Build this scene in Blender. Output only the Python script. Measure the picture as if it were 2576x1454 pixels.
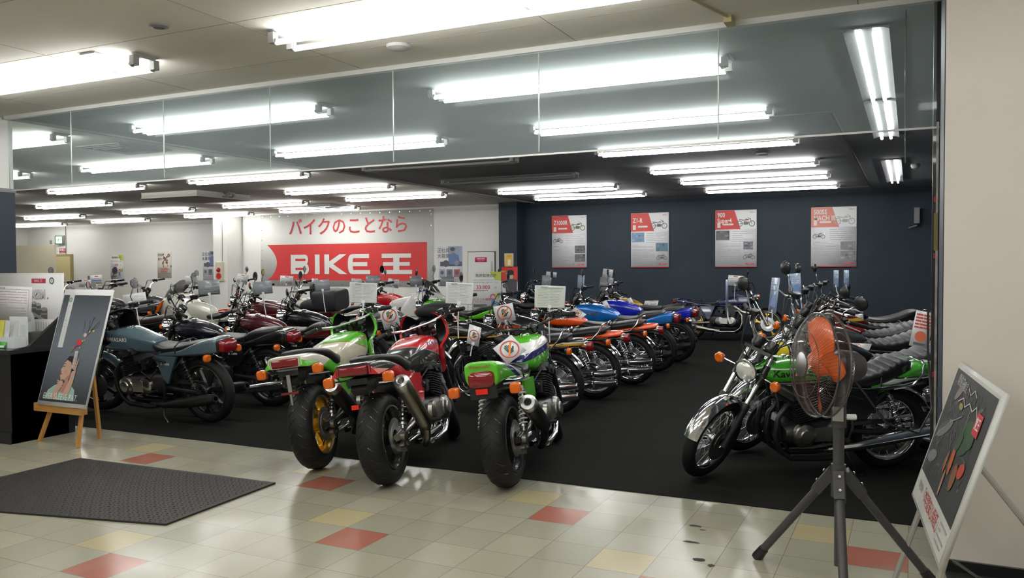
import bpy, math, random
from mathutils import Vector, Matrix
from mathutils.bvhtree import BVHTree
random.seed(7)
PI=math.pi; R=math.radians
for o in list(bpy.data.objects): bpy.data.objects.remove(o)
SC=bpy.context.scene; COL=SC.collection
# ---------------------------------------------------------------- camera, world, exposure
cam=bpy.data.cameras.new('camera'); cam.sensor_width=36; cam.sensor_fit='HORIZONTAL'; cam.lens=2078*36/2576
cam.clip_end=200
co=bpy.data.objects.new('camera',cam); COL.objects.link(co)
yaw,pit,rol=R(25.776),R(-1.636),R(-.264)
fw=Vector((-math.sin(yaw)*math.cos(pit),math.cos(yaw)*math.cos(pit),math.sin(pit)))
r0=fw.cross(Vector((0,0,1))).normalized(); u0=r0.cross(fw)
rr=r0*math.cos(rol)+u0*math.sin(rol); uu=-r0*math.sin(rol)+u0*math.cos(rol)
mw=Matrix((rr,uu,-fw)).transposed().to_4x4(); mw.translation=(0,0,1.574)
co.matrix_world=mw; SC.camera=co
W=bpy.data.worlds.new('world'); SC.world=W; W.use_nodes=True
W.node_tree.nodes['Background'].inputs[0].default_value=(.80,.80,.74,1)
W.node_tree.nodes['Background'].inputs[1].default_value=.12
SC.view_settings.view_transform='Standard'; SC.view_settings.look='None'
SC.view_settings.gamma=1; SC.view_settings.use_curve_mapping=False
SC.view_settings.exposure=1.5
TUBE_E=9.0
ZC=3.14      # ceiling
YG=5.47      # carpet edge / glass plane
# ---------------------------------------------------------------- materials
MATS={}
def mat(name,col,rough=.5,metal=0,coat=0,emit=0,spec=.5,bump=0,bscale=200,trans=0,alpha=1,noise=0,nscale=3):
    if name in MATS: return MATS[name]
    m=bpy.data.materials.new(name); m.use_nodes=True; nt=m.node_tree; b=nt.nodes['Principled BSDF']
    b.inputs['Base Color'].default_value=(*col,1); b.inputs['Roughness'].default_value=rough
    b.inputs['Metallic'].default_value=metal; b.inputs['Coat Weight'].default_value=coat
    b.inputs['Coat Roughness'].default_value=.03
    b.inputs['Specular IOR Level'].default_value=spec
    b.inputs['Transmission Weight'].default_value=trans; b.inputs['Alpha'].default_value=alpha
    if emit:
        b.inputs['Emission Color'].default_value=(*col,1); b.inputs['Emission Strength'].default_value=emit
    tc=None
    if bump or noise: tc=nt.nodes.new('ShaderNodeTexCoord')
    if bump:
        n=nt.nodes.new('ShaderNodeTexNoise'); n.inputs['Scale'].default_value=bscale; n.inputs['Detail'].default_value=3
        nt.links.new(tc.outputs['Object'],n.inputs['Vector'])
        bp=nt.nodes.new('ShaderNodeBump'); bp.inputs['Strength'].default_value=bump; bp.inputs['Distance'].default_value=.002
        nt.links.new(n.outputs['Fac'],bp.inputs['Height']); nt.links.new(bp.outputs['Normal'],b.inputs['Normal'])
    if noise:
        n=nt.nodes.new('ShaderNodeTexNoise'); n.inputs['Scale'].default_value=nscale; n.inputs['Detail'].default_value=4
        nt.links.new(tc.outputs['Object'],n.inputs['Vector'])
        mx=nt.nodes.new('ShaderNodeMix'); mx.data_type='RGBA'
        nt.links.new(n.outputs['Fac'],mx.inputs['Factor'])
        mx.inputs['A'].default_value=(*[c*(1-noise) for c in col],1); mx.inputs['B'].default_value=(*[min(1,c*(1+noise)) for c in col],1)
        nt.links.new(mx.outputs['Result'],b.inputs['Base Color'])
    MATS[name]=m; return m
def flat(c,rough=.55):
    return mat('print_%d_%d_%d'%tuple(int(x*255) for x in c),c,rough)
def paint(name,base,bands=(),k=0,metal=0,rough=.25):
    """gloss paint; bands=(lo,hi,colour) measured on t=z+k*x in the bike's own frame"""
    if name in MATS: return MATS[name]
    m=mat(name,base,rough,metal,1.0); nt=m.node_tree; b=nt.nodes['Principled BSDF']
    if not bands: return m
    N=nt.nodes.new; L=nt.links.new
    tc=N('ShaderNodeTexCoord'); sp=N('ShaderNodeSeparateXYZ'); L(tc.outputs['Object'],sp.inputs[0])
    mu=N('ShaderNodeMath'); mu.operation='MULTIPLY_ADD'; L(sp.outputs['X'],mu.inputs[0]); mu.inputs[1].default_value=k; L(sp.outputs['Z'],mu.inputs[2])
    cur=None
    for lo,hi,c in bands:
        a=N('ShaderNodeMath'); a.operation='GREATER_THAN'; L(mu.outputs[0],a.inputs[0]); a.inputs[1].default_value=lo
        d=N('ShaderNodeMath'); d.operation='LESS_THAN'; L(mu.outputs[0],d.inputs[0]); d.inputs[1].default_value=hi
        e=N('ShaderNodeMath'); e.operation='MULTIPLY'; L(a.outputs[0],e.inputs[0]); L(d.outputs[0],e.inputs[1])
        mx=N('ShaderNodeMix'); mx.data_type='RGBA'; L(e.outputs[0],mx.inputs['Factor'])
        if cur: L(cur,mx.inputs['A'])
        else: mx.inputs['A'].default_value=(*base,1)
        mx.inputs['B'].default_value=(*c,1); cur=mx.outputs['Result']
    L(cur,b.inputs['Base Color']); return m
CHROME=mat('chrome',(.80,.80,.82),.10,1); ALU=mat('cast_aluminium',(.36,.35,.32),.33,1,bump=.2,bscale=60)
STEEL=mat('brushed_steel',(.5,.5,.5),.3,1); BLACK=mat('black_paint',(.012,.012,.013),.3,0,.3)
BLKENG=mat('black_engine_paint',(.011,.011,.012),.42); RUB=mat('tyre_rubber',(.009,.009,.0095),.6,spec=.35,bump=.5,bscale=90)
SEATM=mat('black_vinyl',(.010,.010,.011),.36,bump=.5,bscale=220); SEATG=mat('charcoal_vinyl',(.03,.03,.034),.42,bump=.5,bscale=220)
PLAST=mat('black_plastic',(.007,.007,.0075),.45); REDL=mat('red_lens',(.20,.004,.008),.12,0,.6); AMB=mat('amber_lens',(.70,.13,.004),.15,0,.6)
GOLD=mat('gold_anodised',(.75,.50,.10),.28,1); GREY=mat('grey_plastic',(.22,.22,.22),.5); WHITEP=mat('white_plastic',(.75,.75,.72),.4)
LENS=mat('headlamp_glass',(.75,.78,.72),.08,.3,1); LENSY=mat('yellow_headlamp_glass',(.8,.65,.02),.1,0,1)
SMOKE=mat('smoked_screen',(.03,.03,.03),.05,0,.8,alpha=.75); CLEARP=mat('clear_plastic_sleeve',(.72,.76,.78),.12,0,.6)
MIRG=mat('mirror_glass',(.9,.9,.9),.02,1); DIAL=mat('dial_face',(.05,.05,.05),.2,0,1)
TUBEM=mat('lit_fluorescent_tube',(1.0,1.0,.975),.5,emit=TUBE_E); TUBEOFF=mat('unlit_fluorescent_tube',(.45,.45,.43),.3)
FIXW=mat('white_enamel',(.40,.40,.39),.5,spec=.3)
# ---------------------------------------------------------------- mesh builder
class M:
    def __init__(s): s.v=[];s.f=[];s.m=[]
    def add(s,vs,fs,mi=0):
        n=len(s.v); s.v+= [tuple(p) for p in vs]; s.f+=[tuple(i+n for i in f) for f in fs]; s.m+=[mi]*len(fs); return s
    def box(s,c,d,mi=0,rot=None,taper=1):
        hx,hy,hz=d[0]/2,d[1]/2,d[2]/2; vs=[]
        for z in(-1,1):
            t=taper if z>0 else 1
            for x,y in((-1,-1),(1,-1),(1,1),(-1,1)): vs.append(Vector((x*hx*t,y*hy*t,z*hz)))
        if rot is not None: vs=[rot@p for p in vs]
        vs=[p+Vector(c) for p in vs]
        return s.add(vs,[(3,2,1,0),(4,5,6,7),(0,1,5,4),(1,2,6,5),(2,3,7,6),(3,0,4,7)],mi)
    def tube(s,pts,r,n=8,mi=0,closed=False,caps=True):
        P=[Vector(p) for p in pts]; k=len(P); rs=r if isinstance(r,(list,tuple)) else [r]*k
        rings=[]; prev=None
        for i in range(k):
            if closed: t=(P[(i+1)%k]-P[i-1])
            else: t=P[min(i+1,k-1)]-P[max(i-1,0)]
            t.normalize()
            if prev is None:
                a=Vector((0,0,1)) if abs(t.z)<.9 else Vector((0,1,0)); nx=t.cross(a).normalized()
            else:
                nx=(prev-t*prev.dot(t))
                nx=nx.normalized() if nx.length>1e-6 else t.orthogonal().normalized()
            prev=nx; ny=t.cross(nx)
            rings.append([P[i]+(nx*math.cos(2*PI*j/n)+ny*math.sin(2*PI*j/n))*rs[i] for j in range(n)])
        vs=[p for q in rings for p in q]; fs=[]
        for i in range(k if closed else k-1):
            a=i*n; b=((i+1)%k)*n
            for j in range(n): fs.append((a+j,a+(j+1)%n,b+(j+1)%n,b+j))
        if caps and not closed: fs+=[tuple(range(n))[::-1],tuple(range((k-1)*n,k*n))]
        return s.add(vs,fs,mi)
    def lathe(s,prof,o,ax,n=20,mi=0,closed=False):
        o=Vector(o); ax=Vector(ax).normalized(); a=ax.orthogonal().normalized(); b=ax.cross(a); k=len(prof); vs=[]
        for r,t in prof:
            for j in range(n): vs.append(o+ax*t+(a*math.cos(2*PI*j/n)+b*math.sin(2*PI*j/n))*r)
        fs=[]
        for i in range(k if closed else k-1):
            p=i*n; q=((i+1)%k)*n
            for j in range(n): fs.append((p+j,p+(j+1)%n,q+(j+1)%n,q+j))
        if not closed:
            if prof[0][0]>1e-5: fs.append(tuple(range(n))[::-1])
            if prof[-1][0]>1e-5: fs.append(tuple(range((k-1)*n,k*n)))
        return s.add(vs,fs,mi)
    def loft(s,st,e=2.5,n=24,mi=0,caps=True,axis='x',y0=0):
        """stations (x, zc, hy, hz_top, hz_bottom)"""
        vs=[]
        for x,zc,hy,ht,hb in st:
            for j in range(n):
                a=2*PI*j/n; c,d=math.cos(a),math.sin(a)
                y=hy*math.copysign(abs(c)**(2/e),c)+y0; z=zc+(ht if d>0 else hb)*math.copysign(abs(d)**(2/e),d)
                vs.append((x,y,z))
        k=len(st); fs=[]
        for i in range(k-1):
            for j in range(n): fs.append((i*n+j,i*n+(j+1)%n,(i+1)*n+(j+1)%n,(i+1)*n+j))
        if caps: fs+=[tuple(range(n))[::-1],tuple(range((k-1)*n,k*n))]
        return s.add(vs,fs,mi)
    def prism(s,poly,y0,y1,mi=0,plane='xz'):
        def P(a,b,c): return (a,c,b) if plane=='xz' else ((c,a,b) if plane=='yz' else (a,b,c))
        n=len(poly); vs=[P(a,b,y0) for a,b in poly]+[P(a,b,y1) for a,b in poly]
        fs=[tuple(range(n)),tuple(range(n,2*n))[::-1]]+[(i,n+i,n+(i+1)%n,(i+1)%n) for i in range(n)]
        return s.add(vs,fs,mi)
    def arc(s,c,r,a0,a1,hw,drop=.03,n=18,m=8,mi=0,th=.003):
        vs=[]
        for lay in (0,1):
            for i in range(n+1):
                a=R(a0+(a1-a0)*i/n)
                for j in range(m+1):
                    q=-1+2*j/m; rd=r-drop*q*q-lay*th
                    vs.append((c[0]+rd*math.cos(a),hw*q*(1-.06*lay),c[2]+rd*math.sin(a)))
        fs=[];o=(n+1)*(m+1)
        for i in range(n):
            for j in range(m):
                a=i*(m+1)+j; fs.append((a,a+1,a+m+2,a+m+1)); fs.append((o+a+m+1,o+a+m+2,o+a+1,o+a))
        for i in range(n):
            for j in (0,m):
                a=i*(m+1)+j; fs.append((a,a+m+1,o+a+m+1,o+a))
        for j in range(m):
            for i in (0,n):
                a=i*(m+1)+j; fs.append((a,a+1,o+a+1,o+a))
        return s.add(vs,fs,mi)
    def helix(s,a,b,r,w,turns,n=8,mi=0):
        a=Vector(a);b=Vector(b);t=(b-a).normalized();x=t.orthogonal().normalized();y=t.cross(x);k=turns*n
        return s.tube([a+(b-a)*i/k+(x*math.cos(2*PI*i/n)+y*math.sin(2*PI*i/n))*r for i in range(k+1)],w,5,mi)
    def xf(s,mt,i0=0):
        for i in range(i0,len(s.v)): s.v[i]=tuple(mt@Vector(s.v[i]))
        return s
    def mesh(s,name,mats,ang=38):
        me=bpy.data.meshes.new(name); me.from_pydata(s.v,[],s.f)
        for m in mats: me.materials.append(m)
        me.polygons.foreach_set('material_index',s.m); me.polygons.foreach_set('use_smooth',[True]*len(s.f))
        me.update()
        import bmesh
        bm=bmesh.new(); bm.from_mesh(me); bmesh.ops.recalc_face_normals(bm,faces=bm.faces) if ang<179 else None; bm.to_mesh(me); bm.free()
        try: me.set_sharp_from_angle(angle=R(ang))
        except Exception: pass
        return me
CACHE={}
def link(name,me,parent=None,loc=None):
    o=bpy.data.objects.new(name,me); COL.objects.link(o)
    if parent is not None: o.parent=parent
    if loc is not None: o.location=loc
    return o
def part(name,parent,mats,fn,key=None,ang=38):
    if not isinstance(mats,(list,tuple)): mats=[mats]
    k=(name,key,tuple(m.name for m in mats)) if key is not None else None
    if k is not None and k in CACHE: return link(name,CACHE[k],parent)
    m=M(); fn(m); me=m.mesh(name,mats,ang)
    if k is not None: CACHE[k]=me
    return link(name,me,parent)
def empty(name,loc,rot=(0,0,0),label=None,cat=None,group=None,scale=1):
    o=bpy.data.objects.new(name,None); COL.objects.link(o); o.location=loc; o.rotation_euler=rot; o.scale=(scale,)*3
    o.empty_display_size=.1
    return tag(o,label,cat,group)
def tag(o,label=None,cat=None,group=None,kind=None):
    if label: o['label']=label
    if cat: o['category']=cat
    if group: o['group']=group
    if kind: o['kind']=kind
    return o
def struct(name,mats,fn,ang=38): return tag(part(name,None,mats,fn,ang=ang),kind='structure')
TX={}
def textmesh(body,size,bold=0,align='CENTER',sx=1):
    k=(body,size,bold,align,sx)
    if k in TX: return TX[k]
    c=bpy.data.curves.new('lettering','FONT'); c.body=body; c.size=size; c.offset=bold*size; c.align_x=align; c.align_y='CENTER'; c.resolution_u=2
    o=bpy.data.objects.new('lettering',c); COL.objects.link(o)
    dg=bpy.context.evaluated_depsgraph_get(); me=bpy.data.meshes.new_from_object(o.evaluated_get(dg))
    vs=[(v.co.x*sx,v.co.y) for v in me.vertices]; fs=[tuple(p.vertices) for p in me.polygons]
    bpy.data.objects.remove(o); bpy.data.curves.remove(c); bpy.data.meshes.remove(me)
    TX[k]=(vs,fs); return TX[k]
# flat printed things: u to the right, v up, seen from +n
class Panel:
    def __init__(s,w,h,th,body,layer=.0012): s.M=M(); s.mats=[body]; s.w=w;s.h=h;s.th=th;s.L=layer; s.M.box((0,0,-th/2),(w,h,th)); s.z=0
    def mi(s,c):
        m=c if hasattr(c,'node_tree') else flat(c)
        if m not in s.mats: s.mats.append(m)
        return s.mats.index(m)
    def poly(s,p,c,l=1): s.z=(s.z+1)%29; s.M.add([(x,y,l*s.L+s.z*.00002) for x,y in p],[tuple(range(len(p)))],s.mi(c))
    def rect(s,x0,y0,x1,y1,c,l=1): s.poly([(x0,y0),(x1,y0),(x1,y1),(x0,y1)],c,l)
    def disc(s,x,y,r,c,l=1,ry=None,n=18,rot=0):
        ry=ry or r; ca,sa=math.cos(rot),math.sin(rot)
        s.poly([(x+r*math.cos(2*PI*i/n)*ca-ry*math.sin(2*PI*i/n)*sa,y+r*math.cos(2*PI*i/n)*sa+ry*math.sin(2*PI*i/n)*ca) for i in range(n)],c,l)
    def ring(s,x,y,r0,r1,c,l=1,n=24):
        for i in range(n):
            a,b=2*PI*i/n,2*PI*(i+1)/n
            s.poly([(x+r0*math.cos(a),y+r0*math.sin(a)),(x+r1*math.cos(a),y+r1*math.sin(a)),(x+r1*math.cos(b),y+r1*math.sin(b)),(x+r0*math.cos(b),y+r0*math.sin(b))],c,l)
    def line(s,x0,y0,x1,y1,w,c,l=1):
        d=Vector((x1-x0,y1-y0)); n=Vector((-d.y,d.x)).normalized()*w/2
        s.poly([(x0-n.x,y0-n.y),(x1-n.x,y1-n.y),(x1+n.x,y1+n.y),(x0+n.x,y0+n.y)],c,l)
    def text(s,b,x,y,size,c,l=2,bold=0,align='CENTER',sx=1,rot=0):
        vs,fs=textmesh(b,size,bold,align,sx); ca,sa=math.cos(rot),math.sin(rot)
        s.M.add([(x+p*ca-q*sa,y+p*sa+q*ca,l*s.L) for p,q in vs],fs,s.mi(c))
    def lines(s,x0,y0,x1,y1,n,c,l=1,th=.35,full=.95):
        dy=(y1-y0)/n
        for i in range(n):
            y=y1-(i+.5)*dy; a=x0
            while a<x1*full+x0*(1-full):
                b=min(x1,a+(x1-x0)*random.uniform(.18,.5)); s.rect(a,y-dy*th/2,b,y+dy*th/2,c,l); a=b+(x1-x0)*.03
                if random.random()<.12: break
    def bike(s,x,y,k,c,l=2,tank=None,flip=1):
        for dx in (-.5,.5): s.ring(x+dx*k*flip,y,.19*k,.25*k,c,l,16)
        X=lambda a:x+a*k*flip
        s.line(X(.5),y,X(.27),y+.48*k,.04*k,c,l); s.line(X(-.5),y,X(-.1),y+.05*k,.05*k,c,l)
        s.poly([(X(-.18),y-.08*k),(X(.2),y-.08*k),(X(.26),y+.14*k),(X(-.15),y+.2*k)],c,l)
        s.poly([(X(-.12),y+.25*k),(X(.26),y+.28*k),(X(.22),y+.4*k),(X(0),y+.4*k)],tank or c,l+1)
        s.poly([(X(-.55),y+.3*k),(X(-.1),y+.25*k),(X(-.1),y+.31*k),(X(-.55),y+.38*k)],c,l)
        s.line(X(.27),y+.46*k,X(.12),y+.54*k,.03*k,c,l); s.disc(X(.36),y+.38*k,.06*k,c,l)
    def build(s,name,origin,normal,up=(0,0,1),parent=None,label=None,cat=None,group=None,roll=0):
        n=Vector(normal).normalized(); u=Vector(up).cross(n).normalized(); v=n.cross(u)
        if roll: u,v=u*math.cos(roll)+v*math.sin(roll),-u*math.sin(roll)+v*math.cos(roll)
        o=link(name,s.M.mesh(name,s.mats,180),parent)
        m=Matrix((u,v,n)).transposed().to_4x4(); m.translation=origin; o.matrix_local=m
        return tag(o,label,cat,group)
# ---------------------------------------------------------------- the room
def floor_mat():
    m=mat('vinyl_floor_tiles',(.45,.45,.36),.16); nt=m.node_tree; b=nt.nodes['Principled BSDF']; N=nt.nodes.new; L=nt.links.new
    tc=N('ShaderNodeTexCoord'); sp=N('ShaderNodeSeparateXYZ'); L(tc.outputs['Object'],sp.inputs[0])
    def mth(op,a,bv=None,c=None):
        n=N('ShaderNodeMath'); n.operation=op
        for i,q in enumerate((a,bv,c)):
            if q is None: continue
            if isinstance(q,(int,float)): n.inputs[i].default_value=q
            else: L(q,n.inputs[i])
        return n.outputs[0]
    s=.3048
    u=mth('DIVIDE',sp.outputs['X'],s); v=mth('ADD',mth('DIVIDE',sp.outputs['Y'],s),-.16)
    ui=mth('FLOOR',u); vi=mth('FLOOR',v); fu=mth('FRACT',u); fv=mth('FRACT',v)
    dif=mth('FLOORED_MODULO',mth('SUBTRACT',ui,vi),6.0); v3=mth('FLOORED_MODULO',vi,3.0)
    rust=mth('MULTIPLY',mth('COMPARE',dif,2.0,.1),mth('COMPARE',v3,0.0,.1))
    yel=mth('MULTIPLY',mth('COMPARE',dif,0.0,.1),mth('COMPARE',v3,1.0,.1))
    cb=N('ShaderNodeCombineXYZ'); L(ui,cb.inputs[0]); L(vi,cb.inputs[1])
    wn=N('ShaderNodeTexWhiteNoise'); wn.noise_dimensions='2D'; L(cb.outputs[0],wn.inputs['Vector'])
    rp=N('ShaderNodeValToRGB'); e=rp.color_ramp.elements; e[0].color=(.31,.295,.225,1); e[1].color=(.37,.355,.27,1); L(wn.outputs['Value'],rp.inputs[0])
    no=N('ShaderNodeTexNoise'); no.inputs['Scale'].default_value=1.7; no.inputs['Detail'].default_value=6; no.inputs['Roughness'].default_value=.65; L(tc.outputs['Object'],no.inputs['Vector'])
    def mix(f,a,c,blend='MIX'):
        n=N('ShaderNodeMix'); n.data_type='RGBA'; n.blend_type=blend
        if isinstance(f,float): n.inputs['Factor'].default_value=f
        else: L(f,n.inputs['Factor'])
        for k,q in (('A',a),('B',c)):
            if isinstance(q,tuple): n.inputs[k].default_value=(*q,1)
            else: L(q,n.inputs[k])
        return n.outputs['Result']
    col=mix(rust,rp.outputs[0],(.37,.125,.085)); col=mix(yel,col,(.44,.375,.215))
    st=N('ShaderNodeMapRange'); st.inputs[1].default_value=.5; st.inputs[2].default_value=.85; st.inputs[3].default_value=0; st.inputs[4].default_value=.35; L(no.outputs['Fac'],st.inputs[0])
    col=mix(st.outputs[0],col,(.30,.27,.19))
    n2=N('ShaderNodeTexNoise'); n2.inputs['Scale'].default_value=55; n2.inputs['Detail'].default_value=2; L(tc.outputs['Object'],n2.inputs['Vector'])
    sk=mth('MULTIPLY',mth('GREATER_THAN',n2.outputs['Fac'],.73),.5); col=mix(sk,col,(.15,.13,.1))
    du=mth('MINIMUM',fu,mth('SUBTRACT',1.0,fu)); dv=mth('MINIMUM',fv,mth('SUBTRACT',1.0,fv))
    ed=mth('LESS_THAN',mth('MINIMUM',du,dv),.0065)
    col=mix(mth('MULTIPLY',ed,.7),col,(.13,.11,.09)); L(col,b.inputs['Base Color'])
    rg=N('ShaderNodeMapRange'); rg.inputs[3].default_value=.07; rg.inputs[4].default_value=.34; L(no.outputs['Fac'],rg.inputs[0]); L(rg.outputs[0],b.inputs['Roughness'])
    bp=N('ShaderNodeBump'); bp.inputs['Strength'].default_value=.35; bp.inputs['Distance'].default_value=.003
    n3=N('ShaderNodeTexNoise'); n3.inputs['Scale'].default_value=4.5; n3.inputs['Detail'].default_value=2; L(tc.outputs['Object'],n3.inputs['Vector'])
    hh=mth('SUBTRACT',n3.outputs['Fac'],mth('MULTIPLY',ed,.4)); L(hh,bp.inputs['Height']); L(bp.outputs[0],b.inputs['Normal'])
    return m
def plane(m,x0,y0,x1,y1,z,mi=0): m.add([(x0,y0,z),(x1,y0,z),(x1,y1,z),(x0,y1,z)],[(0,1,2,3)],mi)
CHIP=mat('bare_subfloor',(.03,.028,.025),.8)
def fl(m):
    plane(m,-34,-7,8,YG+.1,0)
    for cx,cy,w,h in ((-1.16,4.92,.11,.05),(-1.1,4.86,.05,.03),(-1.11,4.62,.12,.045),(-1.0,4.36,.09,.06),(-.93,4.30,.05,.05),(-.78,4.08,.06,.05)):
        k=9; m.add([(cx+w/2*math.cos(2*PI*i/k)*random.uniform(.6,1.1),cy+h/2*math.sin(2*PI*i/k)*random.uniform(.6,1.1),.0007) for i in range(k)],[tuple(range(k))],1)
struct('floor',[floor_mat(),CHIP],fl)
CARPET=mat('charcoal_needle_carpet',(.015,.015,.0142),.95,spec=.06,bump=.8,bscale=450,noise=.25,nscale=1.3)
def carp(m):
    k=70; pts=[(-32+ (32.4)*i/k,YG+random.uniform(-.008,.008)) for i in range(k+1)]
    for i in range(k):
        (a,b),(c,d)=pts[i],pts[i+1]
        m.add([(a,b,0),(c,d,0),(c,d,.006),(a,b,.006)],[(0,1,2,3)]); m.add([(a,b,.006),(c,d,.006),(c,21,.006),(a,21,.006)],[(0,1,2,3)])
struct('carpet',CARPET,carp)
CEILW=mat('white_ceiling_board',(.73,.71,.64),.8,bump=.25,bscale=300); SEAM=mat('ceiling_joint',(.30,.29,.25),.8)
CEILB=mat('dark_painted_ceiling',(.27,.285,.30),.75,noise=.2,nscale=.8)
WALLW=mat('white_wall_paint',(.80,.79,.755),.6,noise=.03,nscale=1.2); WALLK=mat('black_wall_paint',(.024,.036,.050),.6,spec=.3,noise=.35,nscale=1.1)
WALLR=mat('cream_wall_paint',(.68,.63,.57),.55,noise=.03,nscale=2); CREAM=mat('cream_partition_paint',(.60,.55,.40),.5)
def ceil(m):
    plane(m,-34,-7,8,YG,ZC); plane(m,-34,YG,-8.5,22,ZC); plane(m,-8.5,YG,2,22,ZC,1)
    # board joints
    x=-3.9
    for i in range(-4,9):
        for a,b in ((-3,YG-.02),): m.box((-.3-1.82*i,(a+b)/2,ZC),(.006,b-a,.002),2)
    for j in range(0,6):
        m.box((-8,-.2+.91*j+.6,ZC),(14,.005,.002),2)
    m.box((-8.5,(YG+21)/2,ZC-.012),(.04,21-YG,.024),2)
struct('ceiling',[CEILW,CEILB,SEAM],ceil)
struct('wall_back',[WALLW,WALLK],lambda m:(m.box((-13.78,18.95,ZC/2),(8.65,.1,ZC)),m.box((-3.975,18.95,ZC/2),(10.95,.1,ZC),1)))
struct('wall_back.001',WALLW,lambda m:(m.box((-26,20.55,ZC/2),(16,.1,ZC)),m.box((-18.05,19.75,ZC/2),(.1,1.7,ZC))))
struct('wall_left',WALLW,lambda m:m.box((-30.6,14,ZC/2),(.1,14,ZC)))
struct('wall_pillar',WALLW,lambda m:m.box((-18.45,18.62,ZC/2),(.55,.6,ZC)))
struct('wall_pillar.001',WALLK,lambda m:m.box((-9.02,18.7,ZC/2),(.50,.5,ZC)))
struct('wall_right',[WALLK,mat('dark_skirting',(.01,.01,.01),.5)],lambda m:(m.box((.72,(5.6+19)/2,ZC/2),(.1,13.5,ZC)),m.box((.655,(5.6+19)/2,.06),(.02,13.4,.12),1)))
struct('wall_front',[WALLR,WALLK],lambda m:(m.box((2.4,5.13,ZC/2),(4.5,.82,ZC)),m.box((.148,5.14,ZC/2),(.004,.80,ZC),1)))
struct('baseboard_right',BLACK,lambda m:m.box((2.4,4.71,.035),(4.5,.02,.07)))
def trimr(m):
    m.box((.128,5.50,ZC/2),(.035,.05,ZC),0); m.box((.135,5.46,1.35),(.012,.03,2.1),1)
    for z in (1.95,1.62,.92): m.box((.124,5.452,z),(.010,.012,.03),2)
    m.box((.13,5.45,1.76),(.02,.02,.22),3)
struct('trim_1',[BLACK,mat('chipped_metal_edge',(.4,.38,.36),.5,noise=.9,nscale=14),mat('red_paint_chip',(.5,.02,.02),.5),mat('old_tape',(.25,.2,.08),.6)],trimr)
def pil(m):
    m.box((-9.05,5.48,ZC/2),(1.0,.24,ZC)); m.box((-9.05,5.48,1.93),(1.01,.26,.88),1)
    m.box((-9.05,5.48,2.385),(1.02,.28,.04),2)
struct('wall_pillar.002',[WALLW,mat('navy_panel',(.018,.03,.045),.5),GREY],pil)
# glass smoke curtain under the ceiling
def glass_mat():
    m=bpy.data.materials.new('tinted_clear_glass'); m.use_nodes=True; nt=m.node_tree; N=nt.nodes.new; L=nt.links.new
    nt.nodes.remove(nt.nodes['Principled BSDF']); out=nt.nodes['Material Output']
    tr=N('ShaderNodeBsdfTransparent'); tr.inputs[0].default_value=(.80,.88,.86,1)
    gl=N('ShaderNodeBsdfGlossy'); gl.inputs['Roughness'].default_value=.03; gl.inputs[0].default_value=(.95,1,.98,1)
    df=N('ShaderNodeBsdfDiffuse'); df.inputs[0].default_value=(.62,.72,.76,1)  # pale diffuse haze standing in for the front ceiling mirrored in the glass
    no=N('ShaderNodeTexNoise'); no.inputs['Scale'].default_value=2.2; no.inputs['Detail'].default_value=5; tc=N('ShaderNodeTexCoord'); L(tc.outputs['Object'],no.inputs['Vector'])
    mr=N('ShaderNodeMapRange'); mr.inputs[3].default_value=.12; mr.inputs[4].default_value=.24; L(no.outputs['Fac'],mr.inputs[0])
    lw=N('ShaderNodeLayerWeight'); lw.inputs['Blend'].default_value=.15
    m1=N('ShaderNodeMixShader'); m2=N('ShaderNodeMixShader')
    L(lw.outputs['Fresnel'],m1.inputs[0]); L(tr.outputs[0],m1.inputs[1]); L(gl.outputs[0],m1.inputs[2])
    L(mr.outputs[0],m2.inputs[0]); L(m1.outputs[0],m2.inputs[1]); L(df.outputs[0],m2.inputs[2]); L(m2.outputs[0],out.inputs[0]); return m
GLASS=glass_mat(); GEDGE=mat('polished_glass_edge',(.70,.80,.74),.25,0,.5)
JX=[-8.41,-7.45,-6.18,-4.92,-3.67,-2.42,-1.14,.13]
GZ=2.375
for i in range(7):
    a,b=JX[i],JX[i+1]
    w=struct('window_%d'%(i+1),[GLASS,GEDGE],lambda m:(m.add([(a+.004,YG,GZ),(b-.004,YG,GZ),(b-.004,YG,ZC-.03),(a+.004,YG,ZC-.03)],[(0,1,2,3)]),m.box((a,YG,(GZ+ZC)/2),(.007,.008,ZC-GZ-.03),1)),ang=180)
struct('trim_2',mat('painted_steel_rail',(.62,.62,.60),.4),lambda m:(m.box((-4.1,YG,ZC-.018),(8.7,.05,.036)),m.box((-4.1,YG,GZ-.004),(8.56,.014,.012))))
# doors
def door_cream(m):
    m.box((-28.5,20.46,1.03),(1.15,.1,2.07),1); m.box((-28.38,20.42,1.0),(.82,.06,1.96)); m.box((-28.05,20.38,1.0),(.05,.04,.12),2)
struct('door_1',[mat('pale_yellow_door',(.62,.54,.27),.45),mat('door_frame_yellow',(.36,.30,.14),.5),BLACK],door_cream)
struct('door_2',[WALLW,mat('door_gap',(.12,.12,.12),.7),STEEL],lambda m:(m.box((-9.99,18.885,.98),(.80,.04,1.92),1),m.box((-9.99,18.875,.975),(.77,.04,1.89)),m.box((-9.68,18.85,1.55),(.03,.03,.25),2)))
P=Panel(.34,.12,.004,flat((.70,.02,.16))); P.text('従業員専用',0,.02,.045,(.9,.9,.9),2,.01); P.rect(-.1,-.04,.1,-.028,(.9,.8,.8))
P.build('door_sign',(-9.99,18.848,1.725),(0,-1,0),label='small magenta sign on the white door beside the black wall',cat='sign')
struct('wall_partition',[CREAM,STEEL],lambda m:(m.box((-25.6,17,1.14),(3.2,.08,2.28)),m.box((-24.2,17,2.36),(.05,.05,.12),1)))
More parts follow.
